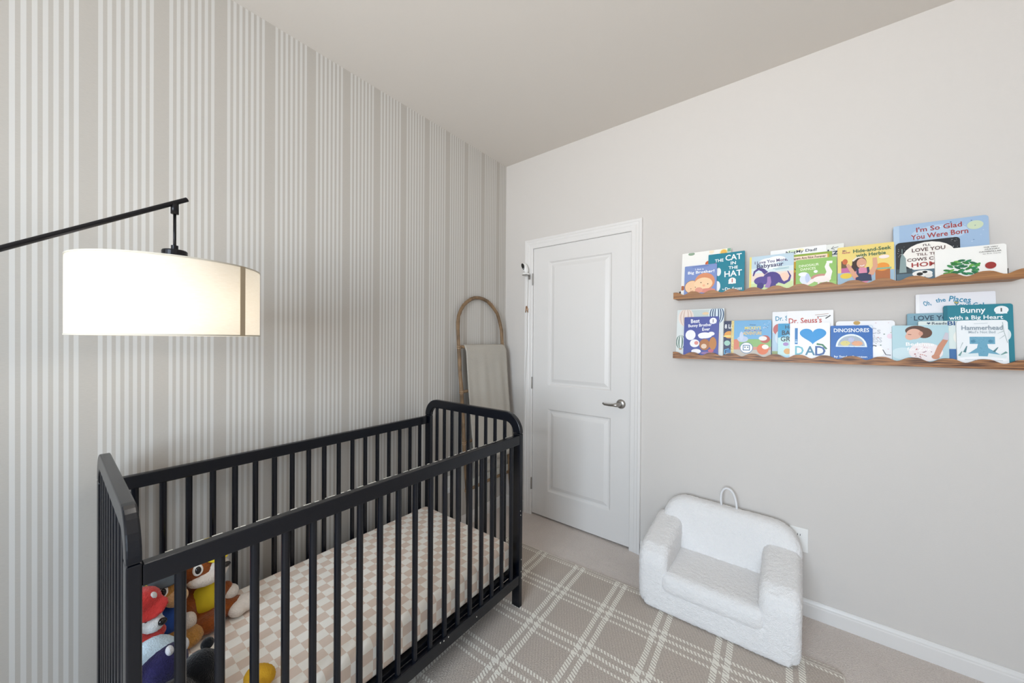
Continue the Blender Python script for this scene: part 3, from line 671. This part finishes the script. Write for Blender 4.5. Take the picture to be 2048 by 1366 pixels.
book('light green board book with two pale dancing dinosaurs', 1.857, 2.003, 1.7285, 0, FU, '93BE66', [
    ('r', 0, 0, 1, .2, 'A0C874'), ('e', .24, .33, .14, .17, 'DDE4EE'), ('e', .19, .5, .12, .07, 'EEF0F2'), ('e', .3, .36, .06, .16, 'BFC9E4'),
    ('e', .62, .33, .24, .14, 'C88C82'), ('e', .65, .29, .22, .11, 'F4E9E4'), ('l', [(.78, .33), (.83, .52), (.77, .7), (.79, .8)], .085, 'F4ECE8', .04), ('l', [(.76, .84), (.9, .83)], .04, 'F6F0EC'), ('l', [(.45, .28), (.3, .15), (.18, .14)], .06, 'F2E6E2', .01),
    ('r', .55, .12, .6, .24, 'F0E4E0'), ('r', .78, .12, .83, .24, 'F0E4E0'), ('e', .5, .56, .05, .05, 'F2F2EE'),
    ('t', 'DINOSAUR', .33, .79, .5, .085, 'EEF4D8', 2), ('t', 'DANCES', .31, .67, .38, .085, 'EEF4D8', 2)])
book('yellow book with a dark haired woman in overalls on its cover', 2.006, 2.185, 1.767, 0, FU, 'EBD27C', [
    ('r', 0, 0, 1, .34, '9DB8CB'), ('r', .07, .34, .3, .5, 'C46A9C'), ('r', .07, .46, .17, .64, '6B5238'), ('e', .14, .62, .05, .07, 'C9683C'), ('e', .16, .26, .11, .07, 'E6C341'), ('r', .68, .12, .93, .36, 'B0693A'), ('e', .8, .42, .12, .1, 'E9963A'), ('r', .66, .36, .95, .4, '86B296'),
    ('e', .4, .56, .13, .16, '3A2620'), ('e', .34, .46, .08, .16, '3A2620'), ('e', .44, .55, .088, .125, 'D9A184'), ('r', .4, .38, .48, .46, 'D39A7C'), ('l', [(.28, .62), (.36, .7), (.46, .71)], .02, 'EBDCCB'),
    ('e', .46, .24, .16, .2, 'D98AA4'), ('p', [(.33, .1), (.62, .1), (.6, .3), (.34, .3)], '2C3656'), ('l', [(.37, .3), (.36, .44)], .022, '2C3656'), ('l', [(.56, .3), (.55, .44)], .022, '2C3656'),
    ('l', [(.34, .2), (.26, .38), (.18, .55)], .05, 'D9A184', .03), ('l', [(.6, .25), (.68, .45), (.67, .66)], .05, 'D9A184', .035), ('l', [(.41, .49), (.45, .475), (.49, .5)], .01, 'F2E4E0'),
    ('e', .83, .66, .09, .045, 'F3E2DC'), ('t', 'Ms', .13, .9, .07, .035, '7A3F6E'), ('t', 'Rachel', .16, .85, .14, .04, 'B0436E'),
    ('t', 'Hide-and-Seek', .62, .87, .66, .09, '23604C', 1), ('t', 'with Herbie', .6, .755, .52, .085, '23604C', 1)])
book('large light blue book with red lettering rising above the upper ledge', 2.186, 2.443, 1.837, 2, FU, '9FB9D6', [
    ('r', .0, 0, .07, 1, 'B4CADF'), ('e', .87, .86, .08, .07, 'C9D6B8'), ('e', .5, .8, .3, .14, 'B5CADF'), ('s', 70, .009, ['5870A0', 'DDE7F0', '3E5487', 'C4D3E4'], 11),
    ('t', "I'm So Glad", .5, .895, .48, .085, 'A23A3A', 1.5), ('t', 'You Were Born', .5, .775, .6, .085, 'A23A3A', 1.5)], rnd=.012)
book('dark board book with a big white moon and red and black lettering', 2.192, 2.368, 1.76, 1, FU, '23262C', [
    ('e', .52, .6, .42, .36, 'F2EDE6'), ('r', 0, .0, 1, .3, '56707F'), ('r', 0, .22, .26, .34, '3E4C52'), ('p', [(.05, .25), (.17, .25), (.16, .6), (.1, .74), (.07, .6)], '8A9E9E'), ('l', [(.1, .74), (.1, .84)], .006, '8A9E9E'),
    ('e', .42, .2, .16, .08, 'EDEBE6'), ('e', .38, .19, .05, .04, '222222'), ('e', .46, .23, .04, .03, '222222'), ('e', .52, .14, .06, .05, 'E6E2DC'), ('s', 14, .006, ['E9E9E9'], 4, (.03, .65, .16, .96)), ('s', 10, .006, ['E9E9E9'], 5, (.85, .75, .97, .96)),
    ('t', "I'LL", .5, .885, .12, .05, '4A3838'), ('t', 'LOVE YOU', .52, .78, .52, .09, '54302E', 1), ('t', 'TILL THE', .52, .665, .38, .06, '6A4A46'), ('t', 'COWS COME', .5, .55, .64, .08, '54302E', 1), ('t', 'HOME', .5, .42, .5, .11, 'A33A36', 1)], rnd=.012)
def leaves():
    rs = random.Random(2); out = []
    gs = ['2F7A3A', '4A9A45', '2B8557', '6DAA4E', '1F6B45', '3B8C50']
    for i in range(34):
        u = rs.uniform(.16, .62); top = .2+.42*math.sin(PI*(u-.1)/.62); v = rs.uniform(.14, top)
        out.append(('e', u, v, .055, .035, rs.choice(gs), rs.uniform(-60, 60)))
    return out
book('wide white board book with green and red cover art on the upper ledge', 2.299, 2.477, 1.713, 0, FU, 'F1EFEA', leaves()+[
    ('c', .78, .36, .075, '9C2F2A'), ('t', 'THE VERY', .79, .925, .2, .035, '6E6C6A'), ('t', 'HUNGRY', .81, .86, .2, .035, '6E6C6A'), ('t', 'CATERPILLAR', .78, .79, .3, .04, '6E6C6A'), ('t', 'by Eric Carle', .8, .72, .24, .035, '8A8886')], rnd=.008)
# ---- lower ledge
def balloon(cu, cv, r, c1, c2, n=5):
    out = [('e', cu, cv, r*(1-i/n), r*1.15, c2 if i % 2 else c1) for i in range(n)]
    return out+[('r', cu-.03, cv-r*1.25, cu+.03, cv-r*1.08, 'B58A62')]
book('pale book of striped hot air balloons behind the navy rabbit book', 1.321, 1.557, 1.516, 1, FL, 'D9DEDC', [
    ('r', .3, .75, .7, .98, 'C2CECC'), ('e', .5, .7, .2, .06, 'E8EAE6')]+balloon(.2, .83, .17, 'EBDCD2', 'D6BFB2')+balloon(.85, .87, .17, 'D8E4EC', '2E4A6E', 7)+balloon(.1, .3, .13, 'E4EAE4', '41665E')+[('e', .62, .9, .07, .03, 'E3C9A0'), ('r', .84, .1, .93, .5, 'E3D5C8')])
book('navy blue book with white cartoon clouds and a brown face on the lower ledge', 1.362, 1.534, 1.472, 0, FL, '46509A', [
    ('c', .84, .89, .1, 'EFEDF2'), ('r', .75, .83, .93, .86, 'EFEDF2'), ('l', [(.84, .93), (.84, .85)], .01, '6A5A70'),
    ('e', .2, .54, .15, .13, 'F0EEF2'), ('e', .62, .53, .2, .075, 'F0EEF2'), ('e', .54, .5, .1, .05, 'F0EEF2'), ('e', .8, .57, .09, .05, 'F0EEF2'), ('e', .33, .33, .14, .1, 'EFEDF0'), ('c', .38, .34, .06, 'DC8E86'),
    ('e', .62, .3, .15, .14, 'A8672F'), ('e', .85, .33, .1, .16, 'B9782F'), ('e', .6, .26, .08, .06, 'E2C7B0'), ('e', .38, .13, .14, .06, 'EDEBEE'), ('e', .66, .09, .14, .035, '8A6AA0'), ('e', .8, .15, .08, .04, 'C05A6A'),
    ('t', 'Best', .33, .895, .26, .1, 'F5F4F8', 3), ('t', 'Bunny Brother', .47, .775, .68, .1, 'F5F4F8', 3), ('t', 'Ever', .65, .685, .22, .08, 'F5F4F8', 3)])
book('dark navy book with small planets beside the navy rabbit book', 1.554, 1.695, 1.4455, 1, FL, '232C50', [
    ('e', .2, .62, .16, .1, 'E59A35'), ('e', .2, .58, .2, .03, 'EAD37A'), ('c', .14, .39, .1, '9EC9B8'), ('l', [(.2, .24), (.06, .2), (.06, .1), (.2, .07)], .02, '4E9CC9'), ('e', .2, .15, .1, .07, '2F6FA6'), ('s', 22, .008, ['E8ECF4', 'B8C4DC'], 8),
    ('t', '8 Little Planets', .5, .85, .9, .12, 'F6F6F8'), ('t', 'Chris Ferrie', .4, .09, .6, .06, 'F6F6F8')])
book('blue sky picture book with a gold spine strip and a round white sticker', 1.592, 1.764, 1.446, 0, FL, '6FA9D2', [
    ('r', 0, 0, 1, .22, 'B9B1A6'), ('r', 0, .22, 1, .3, 'C98A74'), ('r', .1, .3, 1, .5, '86B064'), ('e', .3, .5, .14, .08, 'B6C2D8'), ('e', .27, .58, .05, .12, 'C2CCE0'), ('e', .12, .36, .1, .14, 'D07A5C'), ('e', .85, .5, .12, .1, 'B44A38'), ('e', .8, .52, .1, .06, 'E8E2DC'),
    ('r', 0, 0, .075, 1, 'D8C27A'), ('s', 26, .012, ['F0E4B0', 'B89A50'], 3, (.01, .1, .065, .98)), ('s', 16, .011, ['4A5A78', 'D8DCE4'], 6, (.8, .78, .98, .98)), ('e', .8, .24, .14, .14, 'D86A30'), ('e', .86, .3, .08, .06, 'EDE6DA'),
    ('c', .4, .27, .165, '3F6C9C'), ('c', .4, .27, .15, 'F4F5F6'), ('r', .31, .2, .49, .345, '31618E'), ('r', .33, .22, .47, .325, 'E9EEF2'), ('c', .365, .285, .018, '22364E'), ('c', .435, .285, .018, '22364E'),
    ('t', 'Disney', .55, .875, .15, .035, '2A4E7A'), ('t', "MICKEY'S", .55, .795, .4, .08, 'EFD873'), ('r', .35, .715, .76, .74, '4A4A86'), ('t', 'WALT DISNEY WORLD', .555, .727, .38, .02, 'E8E4F0'), ('t', 'ADVENTURE', .54, .655, .46, .085, 'EDC569')], rnd=.008)
book('white book with teal author lettering behind the blue grandpa book', 1.766, 1.949, 1.487, 3, FL, 'EDEDEE', [
    ('r', 0, 0, 1, .55, 'BFD6E4'), ('e', .14, .62, .12, .12, 'CF6A66'), ('e', .15, .45, .08, .14, 'E3ECF0'), ('r', 0, 0, 1, .16, '9EAE6A'), ('t', 'Dr. Seuss', .32, .86, .5, .1, '3F8FB0', 2)])
book('white book with red author lettering and a small striped badge', 1.825, 1.996, 1.4875, 2, FL, 'F0EFEF', [
    ('l', [(.62, .905), (.9, .925)], .007, 'B09080'), ('l', [(.66, .87), (.88, .885)], .007, '6A6A6A'), ('l', [(.84, .83), (.94, .89)], .014, '4A4A4A'), ('t', "Dr. Seuss's", .4, .8, .72, .12, 'BE4034', 1.5)])
book('sky blue grandpa book tucked behind the heart book', 1.79, 1.948, 1.4265, 1, FL, '7FC0DC', [
    ('r', 0, 0, 1, .6, 'BFE0DE'), ('p', [(0, 1), (1, 1), (1, .96), (0, .6)], '2E94C2'), ('e', .2, .42, .07, .05, 'A585BE'), ('e', .24, .22, .09, .08, 'D8A45C'), ('r', .0, 0, 1, .1, 'A9D3E6'),
    ('t', 'How to', .4, .9, .44, .1, '1E4A66'), ('t', 'BABYSIT A', .5, .74, .8, .13, '23303A'), ('t', 'GRANDPA', .5, .565, .86, .14, '23303A')])
heart = [(.5+.018*16*math.sin(a)**3*1.0, .0+.0) for a in [0]]
hpts = [(.585+.0205*16*math.sin(a)**3, .665+.0145*(13*math.cos(a)-5*math.cos(2*a)-2*math.cos(3*a)-math.cos(4*a))*1.02) for a in [i*2*PI/48 for i in range(48)]]
book('white book with a big blue heart and DAD in mixed blue letters', 1.837, 1.983, 1.4275, 0, FL, 'F0F0F1', [
    ('p', hpts, '1E8FD0'), ('r', .13, .42, .205, .86, '2A76B4'), ('r', .14, .46, .195, .5, 'BCD9EC'), ('r', .14, .52, .195, .545, '8FBEDD'),
    ('t', 'D', .25, .25, .22, .24, '6BB5C4'), ('t', 'A', .52, .25, .25, .24, '3D7C9A'), ('t', 'D', .77, .25, .25, .25, '2F5A97'), ('l', [(.68, .43), (.82, .41), (.92, .3)], .028, '3A7A55', .024)])
book('cobalt blue board book with a half round window and the title DINOSNORES', 1.985, 2.123, 1.412, 0, FL, '2465B0', [
    ('p', [(.5+.37*math.cos(a), .4+.36*math.sin(a)) for a in [i*PI/20 for i in range(21)]], 'E8F2F8'), ('p', [(.5+.32*math.cos(a), .425+.29*math.sin(a)) for a in [i*PI/20 for i in range(21)]], 'A9B3C0'),
    ('e', .36, .5, .12, .07, 'D7CB7E'), ('e', .64, .5, .13, .07, 'E0A47C'), ('e', .5, .6, .08, .06, 'B8BCD6'), ('s', 60, .009, ['3F7EC4', '1D559C', '5590D0'], 15), ('p', [(.9, .996), (.996, .996), (.996, .9)], 'D8E4EE'),
    ('t', 'DINOSNORES', .5, .865, .84, .11, 'F2F6FA'), ('t', 'by Sandra Boynton', .48, .12, .78, .075, 'EAF2FA', 1)])
book('white alphabet book with coloured specks behind the cobalt board book', 2.004, 2.192, 1.4325, 1, FL, 'EDEDF0', [
    ('s', 24, .012, ['3C6A5A', 'C86A7C', '4A4A52', '8A9A5A', 'D8C4CC'], 21, (.5, .15, .97, .95)), ('e', .37, .95, .06, .05, 'C09A4E'), ('e', .92, .62, .05, .06, 'F0D6E0'), ('e', .7, .25, .12, .14, 'FAFAFA'), ('l', [(.62, .32), (.64, .4), (.7, .38)], .012, '333338'), ('l', [(.8, .3), (.85, .18), (.93, .17)], .008, '55555A'),
    ('t', 'ABCs', .56, .75, .42, .15, 'C4C6CC'), ('t', 'of KINDNESS', .46, .53, .66, .12, 'C4C6CC')], rnd=.012)
book('pale teal bedtime book with a sleeping baby on its cover', 2.182, 2.339, 1.409, 0, FL, 'B3D2DA', [
    ('e', .2, .25, .22, .16, 'C9DEE4'), ('e', .6, .3, .3, .24, 'EFE6E6'), ('e', .44, .86, .2, .13, '5A3A2C'), ('e', .58, .8, .14, .14, '62402F'), ('e', .4, .77, .14, .14, 'E2B09A'), ('e', .33, .7, .09, .09, 'E2B09A'), ('e', .52, .78, .04, .06, 'D59A84'), ('l', [(.29, .76), (.35, .75)], .008, '7A4A3C'),
    ('s', 26, .013, ['B8505A', '8E5A70', 'C97A6A'], 14, (.4, .14, .8, .48)), ('l', [(.98, .66), (.86, .45), (.78, .2)], .06, 'C98C70', .05), ('l', [(.99, .8), (.94, .62)], .05, 'C9C4CE'), ('e', .77, .18, .07, .06, 'C98C70'),
    ('t', 'Bedtime', .5, .5, .5, .095, 'F8F6F4'), ('t', 'for Zoe', .48, .37, .42, .09, 'F8F6F4')])
book('tall white book with curved blue lettering at the back of the lower ledge', 2.258, 2.469, 1.541, 4, FL, 'EDEDF2', [
    ('r', .0, 0, .05, 1, 'F6F6F8'), ('e', .53, .86, .03, .025, 'C9B35C'),
    ('t', 'Oh,', .155, .86, .1, .085, '2E8CB0', 14), ('t', 'the', .33, .905, .13, .06, '2E8CB0', 8), ('t', 'Places', .575, .905, .27, .08, '2E8CB0', -9), ('t', "You'll Go!", .68, .822, .36, .07, '2E8CB0', -2)])
book('grey blue book with dark serif style letters behind the sleeping baby book', 2.231, 2.383, 1.46, 3, FL, '7FA6B6', [
    ('s', 30, .014, ['6890A6', '95B8C4', '5C7E98'], 31), ('t', 'LOVE YOU', .5, .905, .74, .1, '2F4A5E'), ('t', 'FOREVER', .5, .68, .7, .1, '2F4A5E')])
book('cream and blue book with a small dark heart on its cover', 2.259, 2.403, 1.426, 1, FL, 'DDE6E2', [
    ('e', .3, .8, .3, .1, 'E9EAD8'), ('r', 0, 0, 1, .35, '3C6FA6'), ('e', .85, .62, .2, .2, 'F0EDE4'), ('r', .78, .3, .99, .42, '2E4A72'), ('r', .8, .15, .99, .22, 'D9C48A'), ('r', .82, .23, .88, .33, '8FB0D0'),
    ('p', [(.2, .92), (.16, .955), (.18, .97), (.2, .96), (.22, .97), (.24, .955)], '2F4A6A'), ('t', 'Reads', .4, .945, .28, .06, '4A5A66'), ('t', 'Blue', .72, .94, .34, .1, '1E4F86')])
book('tall teal book with a white badge at the right end of the lower ledge', 2.331, 2.503, 1.4885, 2, FL, '1C7F90', [
    ('r', 0, 0, .06, 1, '167082'), ('e', .84, .9, .1, .065, 'EDF1F2'), ('r', .76, .84, .92, .855, 'EDF1F2'), ('l', [(.84, .93), (.84, .87)], .01, '5A5A5A'), ('e', .88, .5, .08, .1, 'E4ECEC'),
    ('t', 'Bunny', .44, .895, .36, .12, 'F4F8F8'), ('t', 'with a Big Heart', .47, .775, .78, .09, 'F4F8F8')], rnd=.008)
book('white board book with a blue hammerhead shark at the right end', 2.359, 2.484, 1.426, 0, FL, 'ECEFF1', [
    ('e', .5, .2, .46, .1, 'DDE8EA'), ('r', .26, .47, .75, .63, '6BA5BE'), ('p', [(.42, .47), (.6, .47), (.62, .38), (.84, .24), (.62, .27), (.6, .2), (.43, .2), (.42, .27), (.22, .25), (.4, .38)], '6BA5BE'), ('c', .33, .53, .05, '4F8AA6'), ('c', .67, .53, .05, '4F8AA6'),
    ('s', 40, .008, ['4F8AA6', '86B8CC'], 17, (.3, .48, .72, .62)), ('s', 20, .008, ['4F8AA6'], 18, (.44, .22, .6, .45)), ('l', [(.15, .28), (.2, .42)], .03, '4E7F88', .008), ('l', [(.72, .3), (.8, .4)], .025, '4E7F88', .008), ('l', [(.04, .2), (.1, .3)], .025, '6E9A96', .008), ('l', [(.96, .3), (.85, .24)], .03, '6E9A96', .008),
    ('l', [(.9, .95), (.92, .75), (.98, .5)], .006, 'A9B4B4'), ('l', [(.91, .75), (.8, .7)], .01, 'B6C0C0', .003), ('l', [(.93, .66), (.83, .58)], .01, 'B6C0C0', .003), ('l', [(.12, .5), (.06, .36)], .01, 'B6C0C0', .003), ('e', .5, .13, .48, .06, 'F4F6F8'),
    ('t', 'Hammerhead', .5, .83, .8, .1, '8A97A2'), ('t', "Mad's Not Bad", .5, .735, .52, .06, 'A9B4BC'), ('l', [(.35, .92), (.62, .93)], .006, 'B8C2C8'), ('l', [(.15, .115), (.88, .11)], .006, 'A9B6BE')], rnd=.012)

# ------------------------------------------------------------------ plush toys in the crib (plain generic soft toys)
def toy(label, loc, parts):
    t_ = thing('plush_toy', label, 'soft toy', loc, 'plush toys at the near end of the crib')
    for nm, m_, ells, vox in parts:
        b = B()
        for e_ in ells: b.ell(*e_)
        o = b.obj(nm, m_, t_, smooth=True)
        if vox: soft(o, vox, 5, .004 if vox > .004 else 0, .006)
    return t_
BR, CRM, TAN, RED, WHT, BLK = plush('8E4A1C'), plush('E8DCD0', .06), plush('B98543'), plush('C93A36', .05), plush('E2E0DE', .05), plush('0D0D10', .1)
YEL, BLU, GRY = mat('felt_yellow', 'E0C51E', .8), mat('felt_blue', '1F4C9C', .8), mat('felt_grey', '444A4E', .8)
EYW, EYB = mat('eye_white', 'F4F1EC', .3), mat('eye_black', '1A1412', .12)
MZ = .3325
def eye(c, r, d):       # white disc with dark pupil, looking along d
    d = Vector(d).normalized(); rot = d.to_track_quat('Z', 'Y').to_euler(); c = Vector(c)
    return [('eye', EYW, [(c, (r, r*1.25, r*.45), rot, 16, 10)], 0), ('pupil', EYB, [(c+d*r*.3, (r*.6, r*.85, r*.35), rot, 14, 8)], 0)]
vd = (.97, .05, .3)
# brown one with a yellow bib
hb_ = Vector((.225, -1.955, .535))
toy('brown and cream plush toy with a yellow bib sitting by the crib back', (.215, -1.945, MZ), [
    ('body', BR, [((.215, -1.95, .425), (.05, .055, .078)), (hb_, (.056, .07, .058)), ((.225, -1.905, .418), (.026, .045, .026), (.5, 0, 0)), ((.25, -1.995, .42), (.024, .028, .045)), ((.245, -1.885, .365), (.034, .055, .03)), ((.275, -1.945, .362), (.05, .045, .03)), ((.19, -2.015, .56), (.02, .03, .045), (.3, 0, 0)), ((.19, -1.895, .56), (.02, .03, .045), (-.3, 0, 0))], .006),
    ('muzzle', CRM, [((.262, -1.945, .512), (.034, .056, .026)), ((.268, -1.915, .535), (.026, .03, .032))], .005),
    ('bib', YEL, [((.236, -1.945, .43), (.04, .045, .06), (0, .1, 0))], 0),
    ('paw', CRM, [((.228, -1.872, .405), (.026, .026, .026))], 0), ('paw', CRM, [((.272, -2.0, .392), (.028, .026, .034))], 0),
    ('foot', CRM, [((.262, -1.838, .361), (.036, .042, .0285)), ((.272, -1.862, .358), (.034, .03, .0255))], .005),
    ('cap', YEL, [((.215, -1.93, .585), (.055, .05, .026), (0, .2, 0)), ((.262, -1.918, .575), (.035, .035, .008), (0, .3, 0))], .004),
    ('nose', EYB, [((.292, -1.9, .545), (.01, .014, .009))], 0)] + eye((.274, -1.972, .553), .0145, (.9, -.05, .3)))
# tan one with a blue vest
toy('tan plush toy with a blue vest and a grey cap in the crib', (.275, -2.05, MZ), [
    ('body', TAN, [((.262, -2.05, .415), (.045, .05, .072)), ((.27, -2.05, .525), (.048, .05, .046)), ((.305, -1.995, .36), (.045, .034, .0265), (0, 0, -.4)), ((.315, -2.078, .372), (.04, .03, .034), (0, .5, .2))], .006),
    ('muzzle', plush('D2A878', .08), [((.308, -2.032, .51), (.03, .03, .026))], 0),
    ('vest', BLU, [((.28, -2.046, .44), (.044, .044, .048))], 0),
    ('arm', plush('6E3418'), [((.3, -2.07, .41), (.02, .016, .04), (.4, .5, 0))], 0),
    ('cap', GRY, [((.258, -2.05, .574), (.048, .046, .018), (.25, .15, 0)), ((.292, -2.046, .571), (.032, .04, .007), (.25, .4, 0))], .004),
    ('cap_band', mat('felt_mustard', '9A8A2E', .8), [((.262, -2.05, .572), (.05, .048, .004), (.25, .2, 0))], 0)] + eye((.309, -2.062, .543), .013, (.95, -.1, .3)))
# white one with a red cap
toy('white plush toy with a red cap against the near crib post', (.345, -2.105, MZ), [
    ('body', WHT, [((.335, -2.112, .41), (.045, .04, .075)), ((.345, -2.108, .508), (.044, .04, .038)), ((.380, -2.092, .497), (.024, .026, .023))], .006),
    ('cap', RED, [((.335, -2.110, .556), (.046, .041, .034)), ((.366, -2.096, .538), (.036, .04, .011), (.3, .5, 0))], .005),
    ('cap_spot', WHT, [((.361, -2.089, .572), (.010, .006, .012), (.5, .6, 0))], 0),
    ('scarf', RED, [((.36, -2.105, .462), (.046, .043, .016))], 0), ('nose', EYB, [((.396, -2.076, .503), (.010, .011, .010))], 0)] + eye((.384, -2.109, .52), .008, (.95, 0, .3)))
# purple one with a pale hood
toy('dark purple plush toy with a pale blue hood and two light ovals', (.44, -2.085, MZ), [
    ('body', plush('2C2752'), [((.44, -2.085, .396), (.056, .06, .0605))], 0),
    ('hood', plush('C9DCE8', .05), [((.412, -2.1, .424), (.05, .055, .05)), ((.40, -2.07, .412), (.035, .035, .036))], .005),
    ('light_oval', plush('E6E6EA', .03), [((.462, -2.07, .448), (.014, .009, .013), (.3, .6, 0))], 0), ('light_oval', plush('E6E6EA', .03), [((.446, -2.04, .437), (.02, .015, .018), (.3, .6, 0))], 0)])
# black one lying face down
toy('black plush toy lying on the mattress beside the front spindles', (.56, -2.03, MZ), [
    ('body', BLK, [((.55, -2.022, .408), (.047, .047, .05)), ((.56, -2.03, .375), (.05, .05, .0415)), ((.60, -2.085, .39), (.06, .05, .057)), ((.635, -2.105, .405), (.055, .045, .071)), ((.68, -2.11, .362), (.05, .03, .0275))], .006),
    ('ear', BLK, [((.513, -1.997, .447), (.014, .016, .016))], 0)])
toy('yellow plush foot shape lying on the mattress near the front spindles', (.645, -1.905, MZ), [
    ('body', mat('plush_yellow', 'D9A423', .9, bump=.3, bscale=260), [((.64, -1.905, .358), (.045, .034, .0255), (0, 0, .5)), ((.675, -1.93, .356), (.04, .03, .0235))], .005)])
